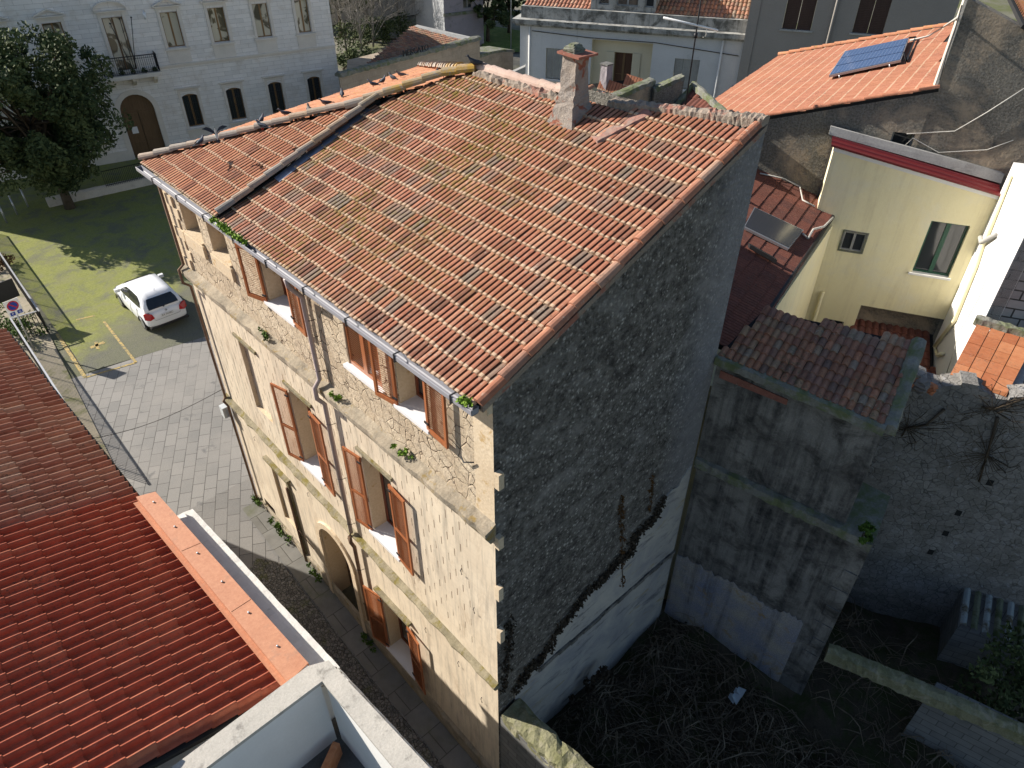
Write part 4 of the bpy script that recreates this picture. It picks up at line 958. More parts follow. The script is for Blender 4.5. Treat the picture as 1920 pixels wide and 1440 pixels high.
# ================================================================ TREE
def crown(name,label,base,H,cr,cc,nb,nl,ls,mat,seed,grp=None,bark='bark',tr=.22,flat=.8):
    global R_
    R_=random.Random(seed); t=thing(name,label,'tree',base,grp); base=V(base); top=V(cc)
    mb=MB(); mid=base.lerp(top,.5)+V((.15,.1,0)); mb.tube([base-Z*.2,base+Z*.5,mid,top],[tr*1.25,tr,tr*.75,tr*.3],9)
    cs=[]
    for _ in range(nb):
        d=V((R_.gauss(0,1),R_.gauss(0,1),R_.gauss(0,1))).normalized(); k=R_.uniform(.45,1.0)
        c=V((cc[0]+d.x*cr[0]*k,cc[1]+d.y*cr[1]*k,cc[2]+d.z*cr[2]*k)); cs.append(c)
    for c in cs[::5]:
        s_=base.lerp(top,R_.uniform(.4,.9)); mb.tube([s_,s_.lerp(c,.5)+V((0,0,.2)),c],[tr*.35,tr*.2,.03],5)
    mb.build('trunk',bark,t)
    mb=MB()
    for c in cs:
        clump(mb,c,R_.uniform(.4,.95)*cr[0]*.19,nl,ls,flat,0,-.2+.45*R_.random())
    mb.build('crown',mat,t); return t
tb=PZ(132,390,.9)
cc_=PP(92,232,tb,V((.3,1,0)))
crown('evergreen_tree','large dark evergreen tree standing in the square before the palace',tb,9,(4.8,3.6,3.9),(tb.x-.3,tb.y+.2,cc_.z+.7),230,170,.12,'leaf_dark',3,tr=.25)
R_=random.Random(21)
# ================================================================ RAILINGS, SIGN
def rail(name,label,pts,z0,h=1.06):
    t=thing(name,label,'railing',(pts[0][0],pts[0][1],z0),'metal railings along the ramp'); mb=MB()
    for a,b in zip(pts,pts[1:]):
        A=V((a[0],a[1],z0)); B=V((b[0],b[1],z0)); mb.obox(A+Z*(h-.03)+V((-.03,0,0)),(B-A),V((.06,0,0)) if abs((B-A).x)<abs((B-A).y) else V((0,.06,0)),Z*.035)
    mb.build('handrail','galv',t)
    mb=MB()
    for a,b in zip(pts,pts[1:]):
        A=V((a[0],a[1],z0)); B=V((b[0],b[1],z0)); n=int((B-A).length/.13); mb.tube([A+Z*.1,B+Z*.1],.012,4)
        for i in range(n+1): c=A.lerp(B,i/n); mb.tube([c,c+Z*(h-.03)],.015 if i%12 else .026,4,cap=False)
    mb.build('bars','iron',t); return t
rail('metal_railing','long pale-topped metal railing between the ramp and the mossy square',[(-1.7,38),(-2.0,25.27)],.9)
rail('metal_railing','metal railing with a gate-like end panel just beyond the brown tile roof',[(-2.04,25.3),(-2.98,25.4),(-3.1,15.5)],.9)
sp=PZ(24,575,3.0); sg=thing('parking_sign','white no-parking sign with blue disc and red ring on a pole beside the ramp','sign',(sp.x,sp.y,.9))
mb=MB(); mb.tube([(sp.x,sp.y,.9),(sp.x,sp.y,3.2)],.03,8); mb.build('pole','galv',sg)
nf=(CAM-sp); nf.z=0; nf=nf.normalized(); nf=(nf+V((.25,0,0))).normalized(); SF=FR((sp.x,sp.y),V((nf.y,-nf.x,0))); 
if (SF.P(1,0)-CAM).length>0 and SF.u.x<0: SF.u=-SF.u
mb=MB(); SF.box(mb,-.26,.26,2.65,3.3,.03,.045); pn=mb.build('panel','signwhite',sg)
mb=MB()
def disc(mb,fr,u,z,r,d,n=24): mb.prism([fr.P(u+r*math.cos(2*math.pi*i/n),z+r*math.sin(2*math.pi*i/n),d) for i in range(n)],fr.n*.003)
disc(mb,SF,0,3.05,.2,.046); mb.build('ring','red',pn)
mb=MB(); disc(mb,SF,0,3.05,.155,.050); mb.build('disc','blue',pn)
mb=MB(); mb.prism([SF.P(-.135,3.16,.054),SF.P(-.105,3.19,.054),SF.P(.135,2.94,.054),SF.P(.105,2.91,.054)],SF.n*.002); mb.build('bar','red',pn)
mb=MB(); SF.box(mb,-.2,-.03,2.68,2.82,.046,.049); SF.box(mb,.05,.22,2.68,2.82,.046,.049); build_each(mb,'small_blue_panel','blue',pn)
def text(name,body,size,O,u,n,mat,par,ext=.002,upv=Z):
    cu=bpy.data.curves.new(name,'FONT'); cu.body=body; cu.size=size; cu.extrude=ext; cu.align_x='CENTER'
    o=bpy.data.objects.new(name,cu); COL.objects.link(o); bpy.context.view_layer.update()
    me=bpy.data.meshes.new_from_object(o.evaluated_get(bpy.context.evaluated_depsgraph_get())); COL.objects.unlink(o); bpy.data.objects.remove(o)
    me.materials.clear(); me.materials.append(M[mat]); q=bpy.data.objects.new(name,me); COL.objects.link(q)
    u=V(u).normalized(); w_=u.cross(V(upv)).normalized(); v=w_.cross(u)
    mt=Matrix(((u.x,v.x,w_.x,O[0]),(u.y,v.y,w_.y,O[1]),(u.z,v.z,w_.z,O[2]),(0,0,0,1)))
    if par:
        q.parent=par; mt=Matrix.Translation(-parent_world(par))@mt
    q.matrix_local=mt; return q
text('letter','P',.13,SF.P(-.115,2.705,.052),SF.u,SF.n,'signwhite',pn)
text('letter','G',.11,SF.P(.135,2.705,.052),SF.u,SF.n,'signwhite',pn)
bp=PZ(10,545,2.4); bd=thing('dark_notice_board','dark flat panel on a pole behind the no-parking sign','sign',(bp.x,bp.y,.9))
B2=FR((bp.x,bp.y),SF.u); mb=MB(); B2.box(mb,-.45,.4,2.0,2.8,0,.04); mb.build('panel','black',bd); mb=MB(); mb.tube([(bp.x,bp.y,.9),(bp.x,bp.y,2.8)],.03,6); mb.build('pole','galv',bd)
# shrubs beside the ramp
for (x,y,z,r,lab) in [(10,610,1.1,.55,'low yellow-green shrub below the no-parking sign'),(35,625,1.1,.45,'small green shrub behind the end panel of the railing'),(3,500,1.1,.4,'dry shrub at the left edge beside the railing')]:
    p=PZ(x,y,z); t=thing('shrub',lab,'shrub',(p.x,p.y,.9)); mb=MB()
    for _ in range(14): clump(mb,p+V((R_.gauss(0,r),R_.gauss(0,r),R_.uniform(0,.4))),.22,40,.06)
    mb.build('foliage','leaf_mid' if 'dry' not in lab else 'leaf_dry',t)
    mb=MB(); mb.tube([V((p.x,p.y,.9)),p],.03,5); mb.build('stem','bark',t)
# overhead cable across the street with its clips
t0=V((-.05,11.25,5.0)); t1=V((-4.2,13.2,4.2)); mb=MB(); mb.tube([t0.lerp(t1,i/12)-Z*.35*math.sin(math.pi*i/12) for i in range(13)],.009,5)
tag(mb.build('overhead_cable','cable'),'dark cable crossing the street from the far corner of the stone house','cable')
# white sheet sign on the far side wall
mb=MB(); p=V((.25,11.45,7.0)); mb.obox(p,V((.5,.14,0)),V((-.015,.06,0)),V((0,0,.75))); sgn=thing('wall_lightbox','white framed box sign fixed on the far end of the stone house','sign',p)
f_=mb.build('panel','signwhite',sgn); mb=MB(); mb.obox(p+V((-.02,.0,-.02)),V((.54,.15,0)),V((-.0,.03,0)),V((0,0,.02))); mb.build('frame','galv',sgn)
# ================================================================ RIGHT-HAND SIDE
YO=V((16.04,-.37,0)); YU=AZ(-69.4); YF=FR(YO,YU)
RU=AZ(-65); _t=FR(YO,RU); RO=YO-_t.n*.6; RF=FR(RO,RU)
AWAY=AZ(30)
# house with the solar collector: rough gable wall + orange roof
sh=thing('rough_wall_house','house with rough dark grey gable wall under a bright orange tile roof','house',RF.P(6,0,0))
ra,rb=RF.px(1380,228),RF.px(1760,165); rkz=lambda u:ra[1]+(rb[1]-ra[1])*(u-ra[0])/(rb[0]-ra[0])
mb=MB(); wu=1.36
small=(1.48,2.02,10.3,10.8)
wallh(mb,RF,wu,7.2,0,10.15,[],0)
# part above 10.15 split round the small window
def rq(u0,u1,za,zb0,zb1): face(mb,[RF.P(u0,za),RF.P(u1,za),RF.P(u1,zb1),RF.P(u0,zb0)],RF.n,0)
rq(wu,1.48,10.15,rkz(wu),rkz(1.48)); rq(2.02,7.2,10.15,rkz(2.02),max(10.16,rkz(7.2))); rq(1.48,2.02,10.15,10.3,10.3); rq(1.48,2.02,10.8,rkz(1.48),rkz(2.02))
for q in [((1.48,10.3),(2.02,10.3)),((1.48,10.8),(2.02,10.8)),((1.48,10.3),(1.48,10.8)),((2.02,10.3),(2.02,10.8))]:
    (a,b),(c,d)=q; face(mb,[RF.P(a,b),RF.P(c,d),RF.P(c,d,-.3),RF.P(a,b,-.3)],RF.P(1.75,10.55)-RF.P((a+c)/2,(b+d)/2))
mb.build('wall','rough',sh)
w_=window(sh,RF,1.48,2.02,10.3,10.8,-.25,'greywood','glass',0)
A=RF.P(*ra); B=RF.P(*rb); npl=(B-A).cross(AWAY)
C1=PP(1335,190,A,npl); C2=PP(1460,105,A,npl); C3=PP(1785,48,A,npl)
up_=Z*.0
rp=roofpatch('roof',sh,[C1,C2,C3,B,A],(C1,C2),'tile_flat',.21,.36,FLAT,lift=.02,thick=.012,jit=.0015)
mb=MB(); ridge(mb,A+Z*.02,B+Z*.02,.07,.42); mb.build('verge_tiles','tile_flat',sh)
mb=MB(); ridge(mb,C2+Z*.04,C3+Z*.04,.09,.42); mb.build('ridge_tiles','tile_orange',sh)
mb=MB(); mb.tube([C1+V((0,0,-.02)),C2+V((0,0,-.02))],.06,6); mb.build('gutter','iron',sh)
# collector on the orange roof
def collector(name,label,quad,Pn,n,h,mat,nb,frame='galv'):
    n=V(n).normalized(); n=n if n.z>0 else -n
    q=[PP(x,y,Pn+n*h,n) for x,y in quad]; t=thing(name,label,'solar panel',q[0])
    mb=MB(); mb.prism([p-n*.07 for p in q],n*.065); mb.build('casing',frame,t)
    for i in range(nb):
        a,b=(i+.04)/nb,(i+.96)/nb; L0=q[0].lerp(q[1],a); L1=q[0].lerp(q[1],b); R0=q[3].lerp(q[2],a); R1=q[3].lerp(q[2],b)
        s1=lambda p,c:p+(c-p)*.02
        mb=MB(); mb.prism([L0.lerp(R0,.015),R0.lerp(L0,.015),R1.lerp(L1,.015),L1.lerp(R1,.015)],n*.012); mb.build('glass_panel',mat,t)
    return t,q,n
t,q,n=collector('solar_collector','blue solar collector lying on the bright orange roof',[(1554,141),(1584,96),(1704,71),(1689,112)],A,npl,.17,'solar',3)
mb=MB()
for f in (.15,.85): p=q[0].lerp(q[3],f); mb.tube([p-n*.06,p-n*.18],.025,5)
build_each(mb,'foot','galv',t)
mb=MB(); mb.tube([q[3].lerp(q[2],.3),q[3]+V((.2,-.1,-.05)),q[2]+V((.3,-.1,0)),q[2]],.03,6); mb.build('hose','black',t)
# tall gable house at the right edge
th=thing('tall_gable_house','tall dark rendered gable with a lit pale edge at the top right corner','house',RF.P(1.3,0,0))
tp=[(1.42,14.6),(1.42,14.1),(-5,11.6)]
mb=MB(); lt=1.36
mb.prism([RF.P(lt,0,-.02),RF.P(-5,0,-.02),RF.P(-5,11.9,-.02),RF.P(.0,13.47,-.02),RF.P(lt,14.02,-.02)],-RF.n*.6)
mb.build('wall','rough',th)
mb=MB(); mb.prism([RF.P(lt,rkz(lt),.0),RF.P(lt,14.05,.0),RF.P(lt+.07,14.05,.0),RF.P(lt+.07,rkz(lt+.07),.0)],-RF.n*.55); mb.build('sunlit_edge_face','cement_lit',th)  # end face of the gable, its sunlight painted as a paler colour
E1,E3=RF.P(lt+.1,14.08,.06),RF.P(-5,11.95,.06)
roofpatch('roof',th,[E1-RF.u*1.4-Z*.5,E3,E3-RF.n*5,E1-RF.n*5-RF.u*1.4-Z*.5],(E3,E3-RF.n*5),'tile_orange',.3,.4,PORT)
mb=MB(); 
pc=[PP(x,y,RF.P(lt+.13,0,0),RF.u) for x,y in ((1765,150),(1778,100),(1792,60),(1806,10))]
mb.tube([p+RF.u*.03 for p in pc],.015,5); mb.build('wall_cable','cable',th)
mb=MB(); mb.tube([PP(1706,76,A+Z*.12,npl),PP(1740,68,A+Z*.12,npl),PP(1770,50,A+Z*.3,npl),PP(1797,32,RF.P(lt+.13,0,0),RF.u)],.03,6); tag(mb.build('grey_conduit','palecable'),'pale flexible conduit running from the blue collector up to the tall gable','pipe')
# pale cables on the rough wall
mb=MB()
def wl(pts,d=.04): return [RF.P(*RF.px(x,y),d) for x,y in pts]
mb.tube(wl([(1700,250),(1790,245),(1850,210),(1920,165)]),.014,5); 
tag(mb.build('wall_cable','palecable'),'thin pale cable sagging across the rough wall towards the right edge','cable')
mb=MB(); mb.tube(wl([(1690,278),(1712,258),(1760,285),(1850,280),(1900,262)]),.012,5)
tag(mb.build('wall_cable','palecable'),'second thin cable looping from the small dark wall opening','cable')
# yellow house
yh=thing('yellow_house','pale yellow rendered house with a dark red sheet roof and green window','house',YF.P(0,0,0))
t0=YF.px(1565,275); t1=YF.px(1872,366); top=lambda u:t0[1]+(t1[1]-t0[1])*(u-t0[0])/(t1[0]-t0[0])
ymax=t0[0]; ur=-.84
gw=(-.5,.44,7.25,8.82); sw=(1.88,2.46,7.62,8.17); bw=(1.7,2.3,4.6,5.3)
mb=MB(); wallh(mb,YF,ur,ymax,5.96,9.3,[(*gw,.22),(*sw,.12)],0)
face(mb,[YF.P(ur,9.3),YF.P(ymax,9.3),YF.P(ymax,top(ymax)),YF.P(ur,top(ur))],YF.n)
wallh(mb,YF,1.41,ymax,0,5.96,[(*bw,.15)],0)
face(mb,[YF.P(ymax,0),YF.P(ymax,top(ymax)),YF.P(ymax,top(ymax),-.6),YF.P(ymax,0,-.6)],YF.u)
mb.build('wall','yellow',yh)
mb=MB(); YF.box(mb,ur,1.45,0,5.95,-.6,-.35); mb.build('recess_wall','rough',yh)
mb=MB(); vs=[];fs=[]
st2=[(.14,.0,-.02),(.14,.0,.03),(.02,.0,.035),(.0,.0,.0),(-.14,0,.01),(-.16,0,.05),(-.2,0,.05),(-.22,0,.02),(-.38,0,.04),(-.40,0,.08),(-.44,0,.08),(-.46,0,.05),(-.62,0,.09)]
for u in (ur-.03,ymax+.1):
    for d,_,z in st2: vs.append(YF.P(u,top(u)+.04+z,d))
n_=len(st2); fs=[(i,i+1,n_+i+1,n_+i) for i in range(n_-1)]
mb.add(vs,fs,0,.5,False); mb.build('sheet_roof','maroon',yh)
mb=MB(); mb.prism([YF.P(ur,top(ur)-.1,0.001),YF.P(ymax+.02,top(ymax)-.1,0.001),YF.P(ymax+.02,top(ymax)-.0,0.001),YF.P(ur,top(ur)-.0,0.001)],YF.n*.05); mb.build('white_eave_band','white',yh)
mb=MB(); mb.prism([YF.P(-.9,top(-.9)+.15,-.5),YF.P(ymax+.2,top(ymax)+.15,-.5),YF.P(ymax+.2,top(ymax)+.35,-.56),YF.P(-.9,top(-.9)+.42,-.56)],-YF.n*.1); mb.build('cement_flashing','cement',yh)
g1=window(yh,YF,gw[0],gw[1],gw[2],gw[3],-.16,'green','glass',1,(),.06); g1['label']='tall window with dark green frame'
mb=MB(); YF.box(mb,gw[0]-.06,gw[1]+.08,gw[2]-.05,gw[2]+.01,-.2,.05); mb.build('window_sill','white',yh)
s1=window(yh,YF,sw[0],sw[1],sw[2],sw[3],-.06,'greywood','glass',1,(),.035); s1['label']='small square window'
mb=MB(); YF.box(mb,sw[0]-.05,sw[0],sw[2]-.05,sw[3]+.05,0,.02); YF.box(mb,sw[1],sw[1]+.05,sw[2]-.05,sw[3]+.05,0,.02); YF.box(mb,sw[0],sw[1],sw[3],sw[3]+.05,0,.02); YF.box(mb,sw[0],sw[1],sw[2]-.05,sw[2],0,.03); mb.build('window_trim','greenstone',s1)
window(yh,YF,bw[0],bw[1],bw[2],bw[3],-.1,'greywood','glass',1,(),.035)
mb=MB(); mb.tube([YF.P(2.55,6.2,.06),YF.P(2.55,2,.06)],.05,8); mb.build('downpipe','yellow',yh)
# yellow side wing under the dark roof
cn=YF.P(2.82,0); sd=AZ(33); WF=FR(cn,sd)
mb=MB(); a=cn; b=cn-sd*7.2
mb.prism([a+Z*0,b+Z*0,b+Z*8.3,a+Z*8.3],-(WF.n if WF.n.dot(V((1,0,0)))>0 else -WF.n)*.3); mb.build('side_wall','yellow',yh)
mb=MB(); c_=cn-sd*2.2; nW=WF.n
for k in (2.0,): mb.obox(cn-sd*2.6+Z*4+nW*.002,-sd*.9,nW*.03,Z*2.2); 
mb.build('side_shutter','greywood',yh)
# dark red roof with second collector
E0=PP(1560,405,YF.P(0,0),YF.n); ua=AZ(-57); nd=V((-.28*ua.x,-.28*ua.y,1))
dh=thing('dark_roof_house','low wing with a dark red tile roof behind the stone house','house',E0)
pts=[PP(x,y,E0,nd) for x,y in ((1560,405),(1440,592),(1385,662),(1330,640),(1395,330),(1425,290),(1530,345))]
roofpatch('roof',dh,pts,(pts[0],pts[1]),'tile_dark',.21,.36,FLAT,lift=.02,thick=.012,jit=.002)
mb=MB(); mb.tube([pts[0]+V((.05,0,-.03)),pts[2]+V((.05,0,-.03))],.07,8)
g=pts[1]; mb.tube([g+V((.05,0,-.05)),g+V((.12,-.02,-.3)),g+V((.12,-.02,-.8))],.05,8); mb.build('gutter','black',dh)
lw_=[p for p in pts]
mb=MB(); mb.prism([V((p.x,p.y,0)) for p in (pts[1],pts[2],pts[3],pts[4])],Z*7.6); mb.build('wall','yellow',dh)
collector('solar_collector','grey solar collector on the dark red roof beside the stone house',[(1395,425),(1415,388),(1507,431),(1479,466)],E0,nd,.12,'solar2',1)
mb=MB(); mb.tube([PP(x,y,E0+Z*.08,nd) for x,y in ((1425,325),(1470,335),(1500,350),(1505,375),(1528,387))],.022,6); tag(mb.build('roof_conduit','palecable'),'pale conduit snaking over the dark red roof','pipe')
mb=MB(); mb.tube([PP(x,y,E0+Z*.08,nd) for x,y in ((1505,438),(1515,447),(1525,430),(1545,425),(1562,408))],.03,6); tag(mb.build('collector_hose','palecable'),'curved insulated hose from the grey collector to the roof corner','pipe')
mb=MB(); a=PP(1402,462,E0+Z*.06,nd); b=PP(1452,490,E0+Z*.06,nd); mb.obox(a,b-a,V((-.08,-.1,0)),Z*.1); tag(mb.build('roof_batten','black'),'short dark batten lying on the dark red roof','batten')
# white sunlit wall on the court's right
cw=YF.P(ur,0); sdw=-AZ(20.6); wn=YU
endp=PP(1845,600,cw,wn); Lw=(V((endp.x,endp.y,0))-V((cw.x,cw.y,0))).dot(sdw)
wh=thing('white_side_house','brilliant white wall with pipes closing the yellow courtyard on the right','house',cw)
mb=MB(); mb.prism([cw,cw+sdw*Lw,cw+sdw*Lw-wn*.3,cw-wn*.3],Z*10.6); mb.prism([cw-wn*.02+sdw*Lw,cw+sdw*(Lw+1.6)-wn*.02,cw+sdw*(Lw+1.6)-wn*.3,cw+sdw*Lw-wn*.3],Z*(endp.z-.25)); mb.build('wall','white',wh)
BF=FR(cw+sdw*(Lw-.01)-wn*.15,wn)
mb=MB(); mb.prism([BF.P(.13,endp.z-.2,.01),BF.P(-4,endp.z-.2,.01),BF.P(-4,12.2,.01),BF.P(.13,10.6,.01)],-BF.n*.3); mb.build('block_wall','block',wh)
def wp(x,y,d=.06): return PP(x,y,cw+wn*d,wn)
mb=MB(); mb.tube([wp(1895,330),wp(1850,445),wp(1842,462),wp(1830,500),wp(1790,600),wp(1752,650),wp(1757,665),wp(1768,663)],.05,9); mb.build('downpipe','yellow',wh)
mb=MB(); mb.tube([wp(1866,440,.06),wp(1840,455,.1),wp(1838,445,.1)],.06,9); mb.build('pipe_elbow','cement',wh)
mb=MB(); mb.tube([wp(1900,380),wp(1835,560),wp(1800,620),wp(1775,700)],.012,5); mb.build('cable','palecable',wh)
# lower sheet roof in the court
lr=thing('court_lean_to','low rusty brown lean-to roof at the foot of the yellow wall','roof',YF.P(.3,5,0))
roofpatch('roof',lr,[YF.P(1.5,5.25,-.3),YF.P(-.8,5.25,-.3),YF.P(-.8,4.9,1.4),YF.P(1.5,4.9,1.4)],(YF.P(1.5,4.9,1.4),YF.P(-.8,4.9,1.4)),'tile_dark',.2,.3,COPPO)
# annex
an=thing('annex','windowless dark rendered annex with a small weathered barrel-tile roof','house',(6.2,-1.5,0))
a0,a1,a2,a3=V((5.66,-.0,9.28)),V((6.30,-3.02,9.05)),V((8.02,-2.55,9.72)),V((6.98,-.05,9.74))
mb=MB(); 
f0=V((5.68,.0,0)); f1=V((6.28,-3.02,0)); f2=V((8.05,-2.55,0)); f3=V((7.0,0.0,0))
mb.add([f0+Z*6.3,f1+Z*6.3,f2+Z*6.3,f3+Z*6.3,f0+Z*9.12,f1+Z*8.9,f2+Z*9.55,f3+Z*9.6],[(0,1,5,4),(1,2,6,5),(2,3,7,6),(4,5,6,7)],0)
mb.build('upper_wall','annex',an)
A_=a0-V((0,0,.0)); n_=(a1-a0).cross(a2-a0)
roofpatch('roof',an,[a0,a1,a2,a3],(a0,a1),'tile_coppo',.132,.21,COPPO2,lift=.025,jit=.006)
lumpy('front_coping',a0+V((-.04,0,-.1)),a1+V((-.04,0,-.1)),.22,.13,'greenstone',30,an,.012)
lumpy('side_coping',a1+V((0,-.04,-.12)),a2+V((.02,-.04,-.02)),.26,.16,'greenstone',20,an,.012)
mb=MB(); mb.prism([V((5.70,-.1,8.78)),V((5.95,-1.4,8.74)),V((5.95,-1.4,8.86)),V((5.70,-.1,8.95))],V((-.02,-.005,0))); mb.build('brick_course','brick',an)
g0=V((5.80,.0,0)); g1=V((6.40,-3.58,0)); g2=V((7.6,-3.3,0)); g3=V((7.4,0,0))
mb=MB(); mb.add([g0,g1,g2,g3,g0+Z*6.62,g1+Z*6.5,g2+Z*6.6,g3+Z*6.7],[(0,1,5,4),(1,2,6,5)],0); mb.add([g0+Z*6.62,g1+Z*6.5,g2+Z*6.6,g3+Z*6.7],[(0,1,2,3)],1); mb.build('lower_wall',['annex','greenstone'],an)
lumpy('ledge',g0+V((-.06,0,6.5)),g1+V((-.06,0,6.4)),.34,.16,'greenstone',36,an,.02)
fd=(g1-g0).normalized(); fn=V((fd.y,-fd.x,0)); fn=fn if fn.x<0 else -fn
GF=FR(g0,fd)
ed=[(1265,1035),(1300,1052),(1340,1078),(1375,1092),(1410,1118),(1450,1140),(1480,1150),(1512,1172)]
tp2=[GF.px(x,y) for x,y in ed]; mb=MB(); pts=[]
for a,b in zip(tp2,tp2[1:]):
    for i in range(6): f=i/6; pts.append((a[0]+(b[0]-a[0])*f,a[1]+(b[1]-a[1])*f+R_.uniform(-.07,.07)))
pts=[(max(0,a),b) for a,b in pts]
for a,b in zip(pts,pts[1:]): 
    if b[0]>a[0]+.001: mb.prism([GF.P(a[0],.5),GF.P(b[0],.5),GF.P(b[0],b[1]),GF.P(a[0],a[1])],GF.n*.018)
mb.build('plaster_band','annex_low',an)
mb=MB(); u_=(g1-g0).length
for z,w_ in ((2.2,.3),(2.75,.22),(3.3,.34),(3.9,.25),(4.5,.3),(5.1,.22)): GF.box(mb,u_-w_-.05,u_-.02,z,z+.32,.0,.03)
build_each(mb,'corner_block','annex',an)
# rubble wall on the right
S0=V((9.32,-2.33,0)); SUn=V((.85,-1.75,0)).normalized(); SF2=FR(S0,SUn)
sw_=thing('rubble_wall','tall dark rubble stone wall with bare creepers on the right','wall',S0)
mb=MB(); N=22; vs=[]
for i in range(N):
    u0=-1.4+i*.3; u1=u0+.3
    mb.prism([SF2.P(u0,0),SF2.P(u1,0),SF2.P(u1,8.2+.12*math.sin(i*1.7+1)),SF2.P(u0,8.2+.12*math.sin(i*1.7))],-SF2.n*.45)
mb.build('wall','rubble_dark',sw_)
mb=MB()
for (x,y) in ((1797,962),(1773,1000),(1745,1035),(1856,905)): 
    u,z=SF2.px(x,y); SF2.box(mb,u-.06,u+.06,z-.08,z+.08,-.2,.006)
build_each(mb,'putlog_hole','dark',sw_)
for (pts_,lab) in [([(1870,780),(1850,850),(1835,900)],'bare twisted creeper stem on the right part of the rubble wall'),([(1770,765),(1735,795),(1700,800),(1690,815)],'bare creeper branch high on the rubble wall near the annex'),([(1920,745),(1860,765),(1840,760)],'thick dead branch along the top of the rubble wall')]:
    P_=[SF2.P(*SF2.px(x,y),.05) for x,y in pts_]; t=thing('bare_creeper',lab,'plant',P_[0]); mb=MB(); mb.tube(P_,[.035]+[.02]*(len(P_)-1),5); mb.build('stem','bark',t)
    mb=MB(); c0=P_[len(P_)//2]
    for _ in range(34):
        p=c0.lerp(R_.choice(P_),.6)+SUn*R_.uniform(-.5,.5)+Z*R_.uniform(-.5,.5)*.7; q=p+SUn*R_.uniform(-.4,.4)+Z*R_.uniform(-.35,.35); mb.tube([c0,p,(p+q)/2+SF2.n*.04,q],.006,3,cap=False)
    mb.build('twigs','bark',t)
# patch of hollow clay blocks
cb_=thing('clay_block_roof','small sunlit roof patch of orange hollow clay blocks beside the white wall','roof',PZ(1830,640,8.3))
q0,q1,q2,q3=PZ(1781,702,8.2),PZ(1890,738,8.2),PZ(1950,640,8.5),endp+V((0,0,-.2))
q3=PP(1832,606,q0,(q1-q0).cross(endp-q0)); q2=q3+(q1-q0)*1.15
nU,nV=4,5
nq=(q1-q0).cross(q3-q0).normalized(); nq=nq if nq.z>0 else -nq
mb=MB()
for i in range(nU):
    v=0
    for j in range(nV):
        f=lambda a,b:(q0.lerp(q1,a)).lerp(q3.lerp(q2,a),b)
        a0_,a1_=(i+.02)/nU,(i+.965)/nU; b0,b1=(j+.02)/nV,(j+.97)/nV; hh=R_.uniform(0,.012)
        mb.prism([f(a0_,b0)+nq*hh,f(a1_,b0)+nq*hh,f(a1_,b1)+nq*hh,f(a0_,b1)+nq*hh],nq*-.09)
mb.build('clay_blocks','hollow',cb_)
mb=MB(); mb.prism([q0-nq*.1,q1+(q1-q0)*.2-nq*.1,q2-nq*.1,q3-nq*.1],Z*-.3); mb.build('bed','cement',cb_)
lumpy('top_kerb',q3+V((0,.08,.03)),q2+V((0,.08,.03)),.2,.16,'greenstone',14,cb_,.02)
for i,(x,y,s,lab,mt) in enumerate([(1705,712,.14,'orange broken brick on the wall end beside the annex','hollow'),(1728,720,.15,'grey broken stone next to the orange brick on the wall end','stone'),(1748,722,.1,'smaller orange rubble piece right of the grey stone','hollow')]):
    p=PZ(x,y,8.4); mb=MB(); lumpbox(mb,(p.x,p.y,p.z-.15),[(0,s,s*.8),(s,s*.9,s*.9),(s*1.7,s*.5,s*.4)],.03); tag(mb.build('rubble_piece',mt),lab,'rubble')
# ---- walled garden, mossy walls
def lump(x,y): return .22*math.sin(x*1.3+y*.7)+.15*math.sin(x*2.9-y*1.9)+.1*math.sin(y*4.1+x)
mb=MB(); nx_,ny_=34,46; x0_,x1_,y0_,y1_=.3,14,-14,-.0
vs=[V((x0_+(x1_-x0_)*i/nx_,y0_+(y1_-y0_)*j/ny_,1.0+lump(x0_+(x1_-x0_)*i/nx_,y0_+(y1_-y0_)*j/ny_)*.7+R_.uniform(-.05,.05))) for j in range(ny_+1) for i in range(nx_+1)]
mb.add(vs,[(j*(nx_+1)+i,j*(nx_+1)+i+1,(j+1)*(nx_+1)+i+1,(j+1)*(nx_+1)+i) for j in range(ny_) for i in range(nx_)],0,.5,True)
struct(mb.build('garden_ground','dirt'))
mb=MB()
for _ in range(2600):
    x=R_.uniform(.7,5.9) if R_.random()<.8 else R_.uniform(6.5,9); y=R_.uniform(-8,-.15); z=1.0+lump(x,y)*.7; L_=R_.uniform(.3,1.1); a=R_.uniform(0,6.28)
    p=V((x,y,z)); d=V((math.cos(a),math.sin(a),0))*L_
    if x<6 and x+d.x>5.7: d.x=-abs(d.x)
    if y+d.y>-.1: d.y=-abs(d.y)
    if x+d.x<.6: d.x=abs(d.x)
    r0=R_.choice([.006,.008,.012,.02]); mb.tube([p,p+d*.3+Z*R_.uniform(.1,.4)+V((R_.gauss(0,.08),R_.gauss(0,.08),0)),p+d*.7+Z*R_.uniform(.05,.35),p+d+Z*R_.uniform(0,.25)],[r0,r0*.8,r0*.6,r0*.3],3,cap=False)
struct(mb.build('brambles','deadstem'),'stuff')
mb=MB()
for _ in range(420):
    x=R_.uniform(.8,5.7) ; y=R_.uniform(-7,-.2); clump(mb,(x,y,1.08+lump(x,y)*.7),.22,16,.045)
struct(mb.build('garden_weeds','leaf_ivy'),'stuff')
lumpy_w=lambda t,name,A,B,w,h,mat,n,j: lumpy(name,A,B,w,h,mat,n,t,j)
s0=V((.22,-.06,3.2)); s1_=V((.52,-7,3.2))
fw=thing('street_garden_wall','concrete block garden wall with thick mossy coping continuing the street front','wall',(.3,-3,0))
mb=MB(); mb.prism([V((.02,-.02,-.1)),V((.32,-7.0,-.1)),V((.72,-7,-.1)),V((.42,-.02,-.1))],Z*3.36); mb.build('wall','cblock',fw)
